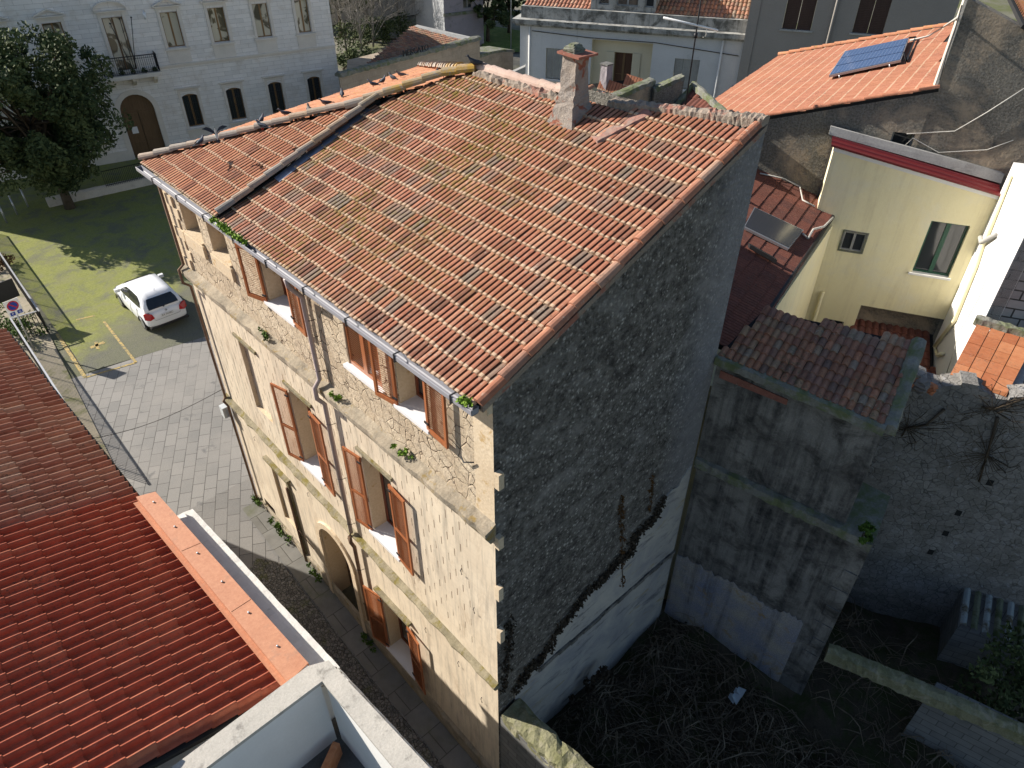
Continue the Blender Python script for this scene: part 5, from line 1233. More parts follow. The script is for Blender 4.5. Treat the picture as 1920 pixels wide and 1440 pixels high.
lumpy('coping',s0+V((0.04,0,0)),s1_+V((.04,0,0)),.50,.2,'moss_cap',50,fw,.03)
k0,k1,k2=V((6.75,-3.75,2.75)),V((7.35,-5.75,2.75)),V((8.0,-8.4,2.75))
gwal=thing('mossy_garden_wall','low garden wall with yellow-green moss on its coping in the lower right','wall',k1)
lumpy('coping',k0+V((-.3,.1,0)),k2,.34,.24,'moss_cap',50,gwal,.025)
mb=MB(); mb.prism([V((7.2,-5.6,.3)),V((7.85,-8.4,.3)),V((8.15,-8.4,.3)),V((7.5,-5.6,.3))],Z*2.5); mb.build('wall','cblock',gwal)
# corrugated sheets
cs_=[PZ(1812,1075,2.6),PZ(1800,1170,2.6),PZ(1925,1215,2.5),PZ(1935,1110,2.5)]
for i in range(6):
    a=cs_[0].lerp(cs_[3],i/6); b=cs_[0].lerp(cs_[3],(i+.62)/6); c=cs_[1].lerp(cs_[2],(i+.62)/6+.0); d=cs_[1].lerp(cs_[2],i/6)
    a=a+(d-a)*R_.uniform(-.1,.15)
    if i==0: ct=thing('corrugated_roof','pale mossy corrugated sheets over the shed at the lower right','roof',cs_[0])
    mb=MB(); w__=(b-a); 
    vs=[];fs=[]
    for j in range(7):
        f=j/6; h=.05*math.sin(math.pi*f); vs+=[a.lerp(b,f)+Z*h,d.lerp(c,f)+Z*(h-.02)]
    for j in range(6): fs.append((2*j,2*j+1,2*j+3,2*j+2))
    mb.add(vs,fs,0,.5,True); mb.build('sheet','corr' if i%2==0 else 'corr2',ct)
mb=MB(); mb.prism([V((p.x,p.y,1)) for p in cs_],Z*1.45); mb.build('shed_wall','cblock',ct)
for (x,y,z,r,n,lab,mt) in [(1890,1010,3.0,.6,26,'dark bush above the corrugated sheets','leaf_dark'),(1895,1280,2.4,.8,40,'dark green bush below the corrugated sheets at the right edge','leaf_dark'),(1620,1000,6.75,.16,8,'green moss cushion on the annex ledge corner','leaf_mid'),(1110,1270,1.8,.28,12,'tall weed against the white plaster of the side wall','leaf_ivy'),(1065,1330,1.7,.25,10,'bushy dead weed at the foot of the side wall near the street','leaf_ivy')]:
    p=PZ(x,y,z); t=thing('bush',lab,'bush',V((p.x,p.y,p.z-r))); mb=MB()
    for _ in range(n): clump(mb,p+V((R_.gauss(0,r*.6),R_.gauss(0,r*.5)-(.12 if z<2 else 0),R_.gauss(0,r*.6))),r*.35,45,.05 if r<.5 else .07)
    mb.build('foliage',mt,t); mb=MB(); mb.tube([p-Z*r*1.3,p],.02,5); mb.build('stem','bark',t)
mb=MB(); p=PZ(1910,985,3.2); mb.tube([p,p+V((.7,.4,.9))],.16,12); tag(mb.build('pale_pipe','cement'),'thick pale cylinder leaning at the right edge above the bushes','pipe')
mb=MB(); p=PZ(1385,1318,1.35)
for i in range(5): 
    q=p+V((R_.uniform(-.15,.15),R_.uniform(-.1,.1),.02*i)); mb.poly([q,q+V((.22,.02,.05)),q+V((.2,.2,-.02)),q+V((.02,.16,.06))])
tag(mb.build('plastic_scrap','plastic_sheet'),'crumpled pale plastic scrap lying in the dark garden','litter')
# ================================================================ BACKGROUND
WO=V((25.16,22.93,0)); WU=AZ(-71.5); WF_=FR(WO,WU)
wt=thing('white_house','pale blue-grey house with weathered cornice, niche and attic beyond the stone house','house',WO)
ul,urr=2.28,-9.33
nic=(-4.9,-1.7,5.0,8.65)
holes=[(-.36,.79,6.5,8.05,.12),(*nic,.45),(-7.36,-6.1,6.6,8.05,.12)]
mb=MB(); wallh(mb,WF_,urr,ul,0,9.08,holes,0,1)
for uu,nn in ((ul,WU),(urr,-WU)): face(mb,[WF_.P(uu,0),WF_.P(uu,9.08),WF_.P(uu,9.08,-9),WF_.P(uu,0,-9)],nn)
mb.build('wall',['whitehouse','cream'],wt)
mb=MB(); wallh(mb,FR(WF_.P(0,0,-.45),WU),nic[0],nic[1],nic[2],nic[3],[(-3.83,-2.85,5.9,8.02,.3)]); mb.build('niche_wall','cream',wt)
N2=FR(WF_.P(0,0,-.45),WU)
window(wt,N2,-3.83,-2.85,5.9,8.02,-.25,'door','door_dark',1,(6.9,),.07)
for (a,b) in ((-2.85,-2.42),(-4.26,-3.83)):
    mb=MB(); N2.box(mb,a,b,5.9,8.02,.03,.07); 
    for i in range(26): N2.box(mb,a+.05,b-.05,6.0+i*.077,6.03+i*.077,.07,.085)
    s=mb.build('shutter','cream',wt)
for (a,b,c,d) in ((-.36,.79,6.5,8.05),(-7.36,-6.1,6.6,8.05)):
    for k in range(3):
        x0=a+(b-a)*k/3+.015; x1=a+(b-a)*(k+1)/3-.015; mb=MB(); WF_.box(mb,x0,x1,c+.02,d-.02,-.1,-.06)
        for i in range(22): WF_.box(mb,x0+.05,x1-.05,c+.1+i*.063,c+.13+i*.063,-.06,-.045)
        mb.build('shutter','greywood',wt)
    mb=MB(); WF_.box(mb,a-.12,b+.12,c-.1,c,-.1,.1); mb.build('window_sill','whitehouse',wt)
mb=MB(); WF_.box(mb,urr-.25,ul+.25,9.08,9.2,-9.2,.14); WF_.box(mb,urr-.35,ul+.35,9.2,9.42,-9.3,.34); mb.build('cornice','whitehouse_top',wt)
mb=MB(); WF_.box(mb,urr,ul,9.42,9.98,-.4,-.15); WF_.box(mb,ul-.25,ul,9.42,9.98,-9,-.4); mb.build('parapet','whitehouse_top',wt)
at_=(-4.75,-1.4)
AF=FR(WF_.P(0,0,-.45),WU)
mb=MB(); wallh(mb,AF,-4.75,-1.4,9.42,12.2,[(-2.35,-1.8,10.22,11.2,.2),(-3.85,-2.75,10.22,11.2,.2),(-4.65,-4.2,10.22,11.2,.2)])
for uu,nn in ((-1.4,WU),(-4.75,-WU)): face(mb,[AF.P(uu,9.4),AF.P(uu,12.2),AF.P(uu,12.2,-6),AF.P(uu,9.4,-6)],nn)
mb.build('attic_wall','whitehouse_top',wt)
for a,b in ((-2.35,-1.8),(-3.85,-2.75),(-4.65,-4.2)): window(wt,AF,a,b,10.22,11.2,-.15,'greywood','glass',1 if b-a>.6 else 0)
for (u0,u1,sd_) in ((-1.4,2.2,0),(-9.3,-4.75,1)):
    roofpatch('roof',wt,[AF.P(u0,9.95),AF.P(u1,9.95),AF.P(u1,12.0,-5.5),AF.P(u0,12.0,-5.5)],(AF.P(u0,9.95),AF.P(u1,9.95)),'tile_brown' if not sd_ else 'tile_coppo',.2,.36,COPPO)
mb=MB()
for u in (1.72,-8.35): mb.tube([WF_.P(u,9.2,.08),WF_.P(u,2,.08)],.05,8)
build_each(mb,'downpipe','white',wt)
mb=MB(); mb.tube([WF_.P(1.6,8.85,.05),WF_.P(-1.5,8.72,.05),WF_.P(-5,8.72,.05),WF_.P(-9.2,8.4,.05)],.02,5); mb.build('wall_cable','cable',wt)
# grey-tan building
TO=WO+WF_.n*.4; TF=FR(TO,AZ(-70))
tn=thing('grey_tan_building','tall grey-tan rendered building with closed dark brown shutters at the top right','building',TF.P(-10,0))
mb=MB(); wn_=[(-12.25,-10.96,9.85,11.75,.15),(-15.35,-14.05,9.9,11.8,.15),(-12.25,-10.96,6.2,8.1,.15),(-15.35,-14.05,6.2,8.1,.15)]
wallh(mb,TF,-18.0,-9.35,0,16,wn_)
face(mb,[TF.P(-9.35,0),TF.P(-9.35,16),TF.P(-9.35,16,-9),TF.P(-9.35,0,-9)],TF.u); face(mb,[TF.P(-18,0),TF.P(-18,16),TF.P(-18,16,-9),TF.P(-18,0,-9)],-TF.u)
mb.build('wall','tan',tn)
for a,b,c,d,_ in wn_:
    m_=(a+b)/2
    for x0,x1 in ((a+.01,m_-.01),(m_+.01,b-.01)):
        mb=MB(); TF.box(mb,x0,x1,c+.02,d-.02,-.12,-.06)
        for i in range(24): TF.box(mb,x0+.06,x1-.06,c+.12+i*.07,c+.15+i*.07,-.06,-.045)
        mb.build('shutter','shut_dark',tn)
    mb=MB(); TF.box(mb,a-.1,b+.1,c-.06,c+.01,-.15,.07); mb.build('window_sill','cement',tn)
mb=MB(); mb.tube([TF.P(-13.1,16,.09),TF.P(-13.1,4,.09)],.06,8); mb.build('downpipe','tan',tn)
mb=MB(); TF.box(mb,-9.8,-9.35,0,16,0,.05); mb.build('corner_pilaster','tan',tn)
# market hall
MO=V((24.78,36.21,0)); MF=FR(MO,AZ(38.6))
mh=thing('market_hall','low masonry market hall with a mossy parapet and MERCATO lettering behind the roof ridge','building',MO)
mb=MB(); mb.prism([MF.P(-6.1,0),MF.P(7.0,0),MF.P(7.0,0,-9),MF.P(2.0,0,-9)],Z*3.6)
mb.prism([MF.P(-6.1,3.6,0),MF.P(7.0,3.6,0),MF.P(7.0,3.6,-.35),MF.P(-5.9,3.6,-.35)],Z*1.9); mb.build('wall','mercato_wall',mh)
mb=MB(); MF.box(mb,-2.2,-1.9,1,4.9,0,.06); MF.box(mb,1.8,2.1,1,4.9,0,.06); MF.box(mb,-6.1,7,3.7,3.85,0,.08); mb.build('pilaster','mercato_wall',mh)
lumpy('parapet_cap',MF.P(-6.1,5.45,-.15),MF.P(7.1,5.45,-.15),.55,.2,'greenstone',60,mh,.04)
APZ=5.9
q0,q1,ap=PZ(684,123,5.15),PZ(876,78,5.15),PZ(774,50,APZ)
mb=MB(); mb.prism([V((q0.x,q0.y,3)),V((q1.x,q1.y,3)),V((ap.x,ap.y,3))],Z*1.9); mb.build('gable_base','mercato_wall',mh)
roofpatch('roof',mh,[q0,q1,ap],(q0,q1),'tile_coppo',.19,.3,COPPO)
mb=MB(); mb.prism([ap,q1,PZ(897,72,5.2),PZ(782,46,APZ)],Z*-.15); mb.build('pale_roof_band','cement',mh)
o=text('lettering','MERCATO',.52,MF.P(MF.px(780,98)[0],5.62,.0),MF.u,MF.n,'iron',mh,.03)
# round-cornered wall right of the hall
rw=thing('round_wall','short weathered grey wall with a rounded corner right of the market hall','wall',MF.P(7.5,0)); mb=MB()
Pw=[MF.P(7.05,0,-.1),MF.P(8.6,0,-.2),MF.P(9.6,0,.1),MF.P(9.9,0,.8),MF.P(9.7,0,-1.4),MF.P(7.05,0,-3)]
mb.prism(Pw,Z*4.15); mb.build('wall','mercato_wall',rw); mb=MB(); mb.prism([p+(p-MF.P(8.4,0,-1))*.05+Z*4.15 for p in Pw],Z*.18); mb.build('cap','greenstone',rw)
# tall white/mauve building
tc=PZ(836,92,1.0); TU=AZ(58); TF3=FR((tc.x,tc.y),TU); TU2=AZ(-32)
tw=thing('mauve_building','tall building with a pale side and a mauve front behind the market hall','building',tc)
mb=MB(); wallh(mb,TF3,0,4.2,.5,20,[(2.05,3.0,TF3.px(880,15)[1],TF3.px(880,15)[1]+2.4,.2)]); 
mb.build('front_wall','purple',tw)
mb=MB(); c=V((tc.x,tc.y,0)); fz=TU2*6.2
mb.poly([c+Z*.5,c+fz+Z*.5,c+fz+Z*20,c+Z*20]); e=TU*4.2; mb.poly([c+e+Z*.5,c+e+AZ(-32)*6+Z*.5,c+e+AZ(-32)*6+Z*20,c+e+Z*20]); mb.poly([c+fz+Z*.5,c+fz+e+Z*.5,c+fz+e+Z*20,c+fz+Z*20])
mb.build('pale_side_wall','whitehouse',tw)
zz=TF3.px(865,25)[1]
mb=MB(); TF3.box(mb,-.05,4.25,zz-.1,zz+.15,-.05,.15); mb.build('ledge','greenstone',tw)
z5=TF3.px(880,15)[1]; window(tw,TF3,2.05,3.0,z5,z5+2.4,-.15,'greywood','glass',1)
# filler building behind bare trees
fb=thing('dark_building','shadowed grey building behind the bare trees','building',PZ(680,20,1.0)); p=PZ(640,45,1.0); q=PZ(760,30,1.0)
mb=MB(); d_=(q-p).normalized(); mb.prism([p-d_*6,q+d_*3,q+d_*3+V((3,8,0)),p-d_*6+V((3,8,0))],Z*14); mb.build('wall','tan',fb)
fh=FR(p,d_); 
for i in range(3): window(fb,fh,2+i*5,3.3+i*5,7,9,.01,'greywood','glass',1)
# lawn
sheet('lawn',[tuple(PZ(x,y,1.0)[:2]) for x,y in ((905,98),(975,98),(985,60),(900,45))],'grass',.14)
struct_l=None
# trees in the background
def bare(name,label,base,H,n,seed,grp):
    global R_
    R_=random.Random(seed); t=thing(name,label,'tree',base,grp); mb=MB(); base=V(base)
    top=base+V((R_.uniform(-.4,.4),R_.uniform(-.4,.4),H*.45)); mb.tube([base,base.lerp(top,.5)+V((.1,0,0)),top],[.10,.08,.05],6); mb.build('trunk','twig',t)
    mb=MB()
    def br(p,d,L,r,dep):
        q=p+d*L; mid=p.lerp(q,.5)+V((R_.gauss(0,.06),R_.gauss(0,.06),R_.gauss(0,.05)))*L; mb.tube([p,mid,q],[r,r*.8,r*.55],4 if dep<2 else 3,cap=False)
        if dep<4:
            for _ in range(R_.choice([2,3,3])):
                nd=(d+V((R_.gauss(0,.42),R_.gauss(0,.42),R_.gauss(.1,.3)))).normalized(); br(p.lerp(q,R_.uniform(.55,1)),nd,L*R_.uniform(.6,.85),r*.6,dep+1)
    for i in range(n):
        d=V((R_.gauss(0,.5),R_.gauss(0,.5),1)).normalized(); br(base.lerp(top,R_.uniform(.08,1)),d,H*.24,.032,0)
    mb.build('crown','twig',t); return t
for i,(x,y,H,lab) in enumerate([(650,98,10,'bare grey tree right beside the palace corner'),(678,100,11,'second bare tree from the palace corner'),(700,88,11,'bare tree standing over the left end of the market hall roof'),(725,78,11,'bare tree left of the pale tall building'),(752,70,8,'small bare tree in front of the pale tall building'),(800,62,8,'thin bare tree before the mauve building corner'),(665,75,11,'bare tree further back behind the palace corner')]):
    bare('bare_tree',lab,PZ(x,y,1.0),H,20,40+i,'bare winter trees behind the market hall')
R_=random.Random(5)
for i,(x,y,zc,r,lab) in enumerate([(915,78,4.0,2.6,'broad dark evergreen left of the lawn beside the mauve building'),(955,62,4.2,2.4,'dark glossy evergreen above the lawn next to the white house'),(925,40,6,3.2,'tall dark evergreen at the top edge behind the other evergreens'),(690,60,4,1.8,'green ivy-clad evergreen among the bare trees'),(640,70,4.5,1.6,'dark evergreen tucked behind the palace corner')]):
    b=PZ(x,y,1.0); crown('evergreen_tree',lab,b,8,(r,r,r*1.15),(b.x,b.y,zc+.5),70,110,.16,'leaf_dark' if i!=3 else 'leaf_mid',60+i,'evergreens behind the market hall',tr=.2)
R_=random.Random(77)
lp=PZ(958,100,1.0); t=thing('thin_mast','slender pale mast standing on the lawn left of the white house','mast',lp); mb=MB(); mb.tube([lp,lp+Z*9],.05,6); mb.build('pole','galv',t); mb=MB(); mb.tube([lp,lp+Z*.2],.12,8); mb.build('base','cement',t)
for i,(x0,y0,x1,y1,n,r,hh,lab) in enumerate([(642,128,690,116,26,.75,1.3,'dark hedge between the palace corner and the market hall roof'),(640,100,760,72,60,1.1,2.2,'dark undergrowth at the foot of the bare trees')]):
    p,q=PZ(x0,y0,1.0),PZ(x1,y1,1.0); t=thing('hedge',lab,'hedge',p); mb=MB()
    for _ in range(n):
        c=p.lerp(q,R_.random())+V((R_.gauss(0,.4),R_.gauss(0,.4),R_.uniform(.1,1)*hh)); clump(mb,c,r*.6,60,.12,.8)
    mb.build('foliage','leaf_dark',t); mb=MB(); mb.tube([p-Z*.1,p.lerp(q,.5)+Z*.5,q],.08,5); mb.build('stem','bark',t)
# ---- small roofs just behind the stone house
def wallseg(name,label,p,q,th,zt,zb,mat,capm,top2=None):
    t=thing(name,label,'wall',(p.x,p.y,zb)); d=(q-p); d.z=0; n=V((d.y,-d.x,0)).normalized(); n=n if n.dot(CAM-p)>0 else -n
    mb=MB(); mb.prism([V((p.x,p.y,zb)),V((q.x,q.y,zb)),V((q.x,q.y,q.z)),V((p.x,p.y,p.z))],-n*th); mb.build('wall',mat,t)
    lumpy('coping',p-n*th*.5+Z*.0,q-n*th*.5+Z*.0,th*1.15,.1,capm,14,t,.02); return t
wallseg('party_wall','dark lichened party wall just behind the chimney',PZ(1155,186,10.9),PZ(1229,155,11.1),.3,0,6,'rough','greenstone')
wallseg('party_wall','second dark party wall between the chimney and the antenna pole',PZ(1227,172,10.9),PZ(1283,148,11.2),.3,0,6,'rough','greenstone')
so_=thing('small_orange_roof','small orange roof with a square flue behind the old chimney','roof',PZ(1160,165,10.4))
A=[PZ(1100,158,10.4),PZ(1160,178,10.2),PZ(1224,152,10.7),PZ(1195,143,10.9)]
nA=(A[1]-A[0]).cross(A[2]-A[0]); A[3]=PP(1190,148,A[0],nA)
roofpatch('roof',so_,A,(A[0],A[1]),'tile_flat',.2,.34,FLAT,lift=.015,thick=.01)
mb=MB(); mb.prism([V((p.x,p.y,6)) for p in A],Z*4.0); mb.build('wall','rough',so_)
fp=PZ(1135,160,10.4); mb=MB(); lumpbox(mb,(fp.x,fp.y,fp.z-.2),[(0,.15,.15),(.86,.14,.14)],.01); fl_=mb.build('flue','purple',so_)
mb=MB(); mb.obox((fp.x-.17,fp.y-.17,fp.z+.66),(.34,0,0),(0,.34,0),(0,0,.04)); mb.build('cap','annex',fl_)
ds=thing('dark_barrel_roof','strip of dark barrel tiles directly behind the ridge left of the chimney','roof',PZ(1000,160,11))
B_=[PZ(955,158,11.3),PZ(1060,182,11.3),PZ(1160,190,11.3),PZ(1110,160,10.9)]
nB=(B_[1]-B_[0]).cross(V((1,.3,.18))); B_[2]=PP(1170,196,B_[0],nB); B_[3]=PP(1100,163,B_[0],nB)
roofpatch('roof',ds,[B_[0],B_[1],B_[2],B_[3]],(B_[0],B_[1]),'tile_coppo',.2,.3,COPPO)
mb=MB(); mb.prism([V((p.x,p.y,6)) for p in B_],Z*4.3); mb.build('wall','rough',ds)
bt=thing('dark_gable_roof','small dark brick-red gable roof with lichened rims right of the antenna pole','roof',PZ(1310,190,10.6))
G_=[PZ(1262,212,10.3),PZ(1300,164,10.9),PZ(1374,232,10.7)]
roofpatch('roof',bt,G_,(G_[0],G_[2]),'tile_dark',.2,.32,COPPO)
mb=MB(); mb.prism([V((p.x,p.y,6)) for p in G_],Z*4.1); mb.build('wall','rough',bt)
lumpy('rim',G_[0]+Z*.05,G_[1]+Z*.05,.2,.12,'greenstone',10,bt,.02); lumpy('rim',G_[1]+Z*.05,G_[2]+Z*.05,.2,.12,'greenstone',12,bt,.02)
lwl=thing('garden_wall','pale low wall between the ridge and the white house','wall',PZ(960,135,7)); mb=MB(); p,q=PZ(930,150,8.2),PZ(985,125,8.2); mb.prism([V((p.x,p.y,3)),V((q.x,q.y,3)),q,p],V((.3,.3,0))); mb.build('wall','cement',lwl)
# antenna
ab=PZ(1284,206,10.8); an_=thing('antenna','tall thin antenna mast with a white crossbar behind the ridge','antenna',ab)
mb=MB(); mb.tube([ab-Z*1,ab+Z*5.4],.022,6); mb.build('mast','iron',an_)
rgt=AZ(75); 
hz=ab+Z*3.3; x0=PP(1244,33,ab,V((AZ(0)))); x1=PP(1346,57,ab,AZ(0))
mb=MB(); mb.tube([x0,x1],.03,6); mb.build('crossbar','signwhite',an_)
mb=MB(); mb.tube([x1.lerp(x0,.2),x1.lerp(x0,.2)-Z*.2,x1.lerp(x0,.25)-Z*.25],.012,4); mb.build('lead_wire','palecable',an_)
mb=MB(); c=ab+Z*1.9; mb.tube([c,c+Z*.12],.05,8); mb.build('clamp','iron',an_)
# ================================================================ PIGEONS
def pigeon(p,ang,lab,mats=('pigeon','pigeon2'),sc=1,sit=True,wings=False):
    t=thing('pigeon',lab,'bird',p,'pigeons resting on the roof edge'); c,s=math.cos(ang),math.sin(ang)
    T=lambda x,y,z:V((p.x+(x*c-y*s)*sc,p.y+(x*s+y*c)*sc,p.z+z*sc))
    mb=MB(); K=8; st=[(-.17,.075,.012,.01),(-.12,.08,.03,.022),(-.05,.09,.055,.05),(.02,.10,.062,.06),(.08,.125,.05,.05),(.115,.17,.03,.032),(.13,.20,.028,.03),(.155,.205,.02,.02),(.175,.20,.006,.006)]
    if wings: st=[(a*.35,.02+i*.045,w,h*1.1) for i,(a,b,w,h) in enumerate(st)]
    vs=[]
    for (x,z,w,h) in st:
        for k in range(K): a=2*math.pi*k/K; vs.append(T(x,math.cos(a)*w,z+math.sin(a)*h))
    fs=[(i*K+k,i*K+(k+1)%K,(i+1)*K+(k+1)%K,(i+1)*K+k) for i in range(len(st)-1) for k in range(K)]+[tuple(range(K-1,-1,-1)),tuple((len(st)-1)*K+k for k in range(K))]
    mb.add(vs,fs,0,.5,True); b=mb.build('body',mats[0],t)
    for sy in (-1,1):
        w=MB()
        if wings:
            pts=[T(0,sy*.03,.26),T(.02,sy*.14,.40),T(.0,sy*.27,.46),T(-.02,sy*.42,.42),T(-.06,sy*.30,.38),T(-.08,sy*.16,.30),T(-.06,sy*.03,.2)]
        else: pts=[T(.07,sy*.05,.125),T(.02,sy*.066,.13),T(-.08,sy*.05,.115),T(-.18,sy*.015,.095),T(-.10,sy*.062,.085),T(.0,sy*.068,.09)]
        w.prism(pts,V((0,0,.008))); w.build('wing',mats[1],t)
    w=MB(); w.prism([T(-.12,-.022,.085),T(-.12,.022,.085),T(-.25,.03,.065),T(-.25,-.03,.065)] if not wings else [T(-.03,-.03,.05),T(-.03,.03,.05),T(-.1,.06,-.08),T(-.1,-.06,-.08)],V((0,0,.008))); w.build('tail',mats[1],t)
    w=MB(); hz_=T(.17,0,.2) if not wings else T(.06,0,.42); w.tube([hz_,hz_+(T(.03,0,-.008)-T(0,0,0))],[.008,.002],5); w.build('beak','black',t)
    w=MB()
    for sy in (-1,1): w.tube([T(.0,sy*.025,.05),T(.005,sy*.025,0)],.006,4)
    build_each(w,'leg','red',t)
    return t
n1=(V((9.25,13.75,11.34))-E2[0]).cross(V((4.72,5.9,13.34))-E2[0]).normalized(); n1=n1 if n1.z>0 else -n1
def onstrip(x,y): return PP(x,y,E2[0]+n1*.06,n1)
pig=[((377,273),0.4,'pigeon nearest the left end of the hip'),((493,243),2.0,'dark pigeon in front of another on the plaza-side slope'),((491,231),.6,'dark pigeon half hidden behind its neighbour on the plaza-side slope'),((535,218),2.6,'brownish pigeon on the outer edge below the palace windows'),((581,213),1.2,'pale grey pigeon on the plaza-side slope'),((611,199),2.9,'dark round pigeon below the first seen palace window corner'),((642,182),1.0,'grey pigeon on the outer eave right of the palace corner'),((700,163),2.2,'dark pigeon on the outer eave under the market hall wall'),((718,157),.3,'low crouching pigeon between two darker ones'),((737,151),1.7,'large dark pigeon on the outer eave'),((752,145),2.5,'pale crouching pigeon closest to the ridge corner')]
for (xy,a,lab) in pig: pigeon(onstrip(*xy),a,lab,('pigeon','pigeon2') if 'pale' not in lab else ('stone','pigeon'),.8)
pigeon(onstrip(832,146),2.6,'pigeon walking beside the lichened ridge corner',sc=.8)
pigeon(RP(4.72,5.78,.14),2.2,'tall upright dark pigeon standing on the roof apex',('pigeon2','pigeon2'),.95)
pigeon(PP(408,262,E2[0]+n1*.1,n1),1.2,'bird with a white body landing with both dark wings raised',('palefeather','pigeon2'),.55,wings=True)
# ================================================================ CAR
def car(center,heading,label):
    t=thing('parked_car',label,'car',center); c,s=math.cos(heading),math.sin(heading)   # heading: +x forward
    T=lambda x,y,z:V((center[0]+x*c-y*s,center[1]+x*s+y*c,center[2]+z))
    # lower body stations: x, halfwidth, zbottom, zshoulder, ztop(belt)
    ST=[(-1.95,.62,.38,.60,.72),(-1.90,.76,.27,.62,.86),(-1.72,.83,.22,.66,.98),(-1.3,.845,.2,.70,1.0),(-.4,.85,.19,.70,.97),(.5,.85,.19,.69,.95),(1.05,.84,.2,.68,.93),(1.45,.82,.22,.66,.84),(1.75,.76,.24,.6,.74),(1.92,.62,.28,.54,.64),(1.97,.45,.32,.48,.56)]
    rows=[]
    for x,w,zb,zs,zt in ST:
        rows.append([(x,-w*.93,zb),(x,-w,zb+.13),(x,-w*1.0,zs-.04),(x,-w*.985,zs+.03),(x,-w*.93,zt-.03),(x,-w*.86,zt),(x,-w*.4,zt+.035),(x,0,zt+.045),(x,w*.4,zt+.035),(x,w*.86,zt),(x,w*.93,zt-.03),(x,w*.985,zs+.03),(x,w*1.0,zs-.04),(x,w,zb+.13),(x,w*.93,zb)])
    k=len(rows[0]); mb=MB(); vs=[T(*p) for r in rows for p in r]
    fs=[(i*k+q,(i+1)*k+q,(i+1)*k+q+1,i*k+q+1) for i in range(len(rows)-1) for q in range(k-1)]+[tuple(range(k)),tuple((len(rows)-1)*k+q for q in range(k-1,-1,-1))]
    fs+=[((i)*k+k-1,(i+1)*k+k-1,(i+1)*k,i*k) for i in range(len(rows)-1)]
    mb.add(vs,fs,0,.5,True); body=mb.build('body','carpaint',t)
    md=body.modifiers.new('s','SUBSURF'); md.levels=1; md.render_levels=2
    # greenhouse
    G=[(-1.80,.70,1.0,.70),(-1.62,.66,1.22,.64),(-1.42,.60,1.44,.57),(-1.1,.60,1.49,.55),(-.4,.61,1.52,.55),(.1,.60,1.50,.54),(.45,.62,1.38,.57),(.85,.66,1.12,.63),(1.12,.70,.95,.69)]
    # section: belt width wb at z=.97 -> roof half width wr at z=zr
    rows=[]
    for (x,wr,zr,_) in G:
        wb=.77; f=max(0,(zr-.97)/.52); w_=wb+(wr-wb)*f
        rows.append([(x,-wb,.93),(x,-(wb*.35+w_*.65),.97+(zr-.97)*.6),(x,-w_,zr-.015),(x,-w_*.6,zr+.015),(x,0,zr+.022),(x,w_*.6,zr+.015),(x,w_,zr-.015),(x,(wb*.35+w_*.65),.97+(zr-.97)*.6),(x,wb,.93)])
    k=9; mb=MB(); vs=[T(*p) for r in rows for p in r]
    mb.add(vs,[(i*k+q,(i+1)*k+q,(i+1)*k+q+1,i*k+q+1) for i in range(len(rows)-1) for q in range(k-1)]+[tuple(range(k))],0,.5,True); mb.build('cabin','carpaint',t)
    def panel(name,mat,ps,th=.012,push=(0,0,0)):
        mb=MB(); a=T(*ps[0]); 
        P=[T(p[0]+push[0],p[1]+push[1],p[2]+push[2]) for p in ps]; o=[p for p in P]
        mb.add(P,[tuple(range(len(P)))],0,.5); return mb.build(name,mat,t)
    panel('rear_window','carglass',[(-1.80,-.60,1.03),(-1.80,.60,1.03),(-1.655,.575,1.22),(-1.50,.50,1.37),(-1.50,-.50,1.37),(-1.655,-.575,1.22)],push=(-.03,0,.02))
    panel('windscreen','carglass',[(1.02,-.62,1.01),(1.02,.62,1.01),(.5,.52,1.37),(.5,-.52,1.37)],push=(.03,0,.025))
    for sy in (-1,1):
        for nm,pp in (('rear_side_window',[(-1.28,.775,1.02),(-.32,.775,1.0),(-.32,.64,1.41),(-.95,.64,1.40),(-1.2,.70,1.24)]),('front_side_window',[(-.26,.775,1.0),(.82,.775,.99),(.45,.70,1.22),(.12,.64,1.38),(-.26,.64,1.41)])):
            q=[(a,sy*(b+.012),z) for a,b,z in pp]; q=q if sy>0 else q[::-1]; panel(nm,'carglass',q)
        mb=MB(); mb.add([T(-1.87,sy*.50,.70),T(-1.90,sy*.72,.66),T(-1.80,sy*.835,.70),T(-1.76,sy*.825,.93),T(-1.82,sy*.74,.97),T(-1.90,sy*.56,.90),T(-1.94,sy*.50,.71),T(-1.97,sy*.70,.67),T(-1.84,sy*.86,.71),T(-1.80,sy*.85,.93),T(-1.87,sy*.74,.975),T(-1.945,sy*.56,.90)],[(0,1,2,3,4,5),(6,7,8,9,10,11),(0,1,7,6),(1,2,8,7),(2,3,9,8),(3,4,10,9),(4,5,11,10),(5,0,6,11)],0); mb.build('tail_light','taillight',t)
        mb=MB(); mb.add([T(1.55,sy*.80,.62),T(1.9,sy*.58,.56),T(1.86,sy*.56,.68),T(1.5,sy*.79,.78),T(1.58,sy*.84,.62),T(1.95,sy*.6,.56),T(1.9,sy*.58,.69),T(1.52,sy*.81,.79)],[(0,1,2,3),(4,5,6,7),(0,1,5,4),(1,2,6,5),(2,3,7,6),(3,0,4,7)]); mb.build('headlight','galv',t)
        mb=MB(); mb.obox(T(.62,sy*.82,1.0),T(.14,0,0)-T(0,0,0),T(0,sy*.2,0)-T(0,0,0),V((0,0,.13))); mb.build('wing_mirror','carpaint' if sy<0 else 'carpaint',t)
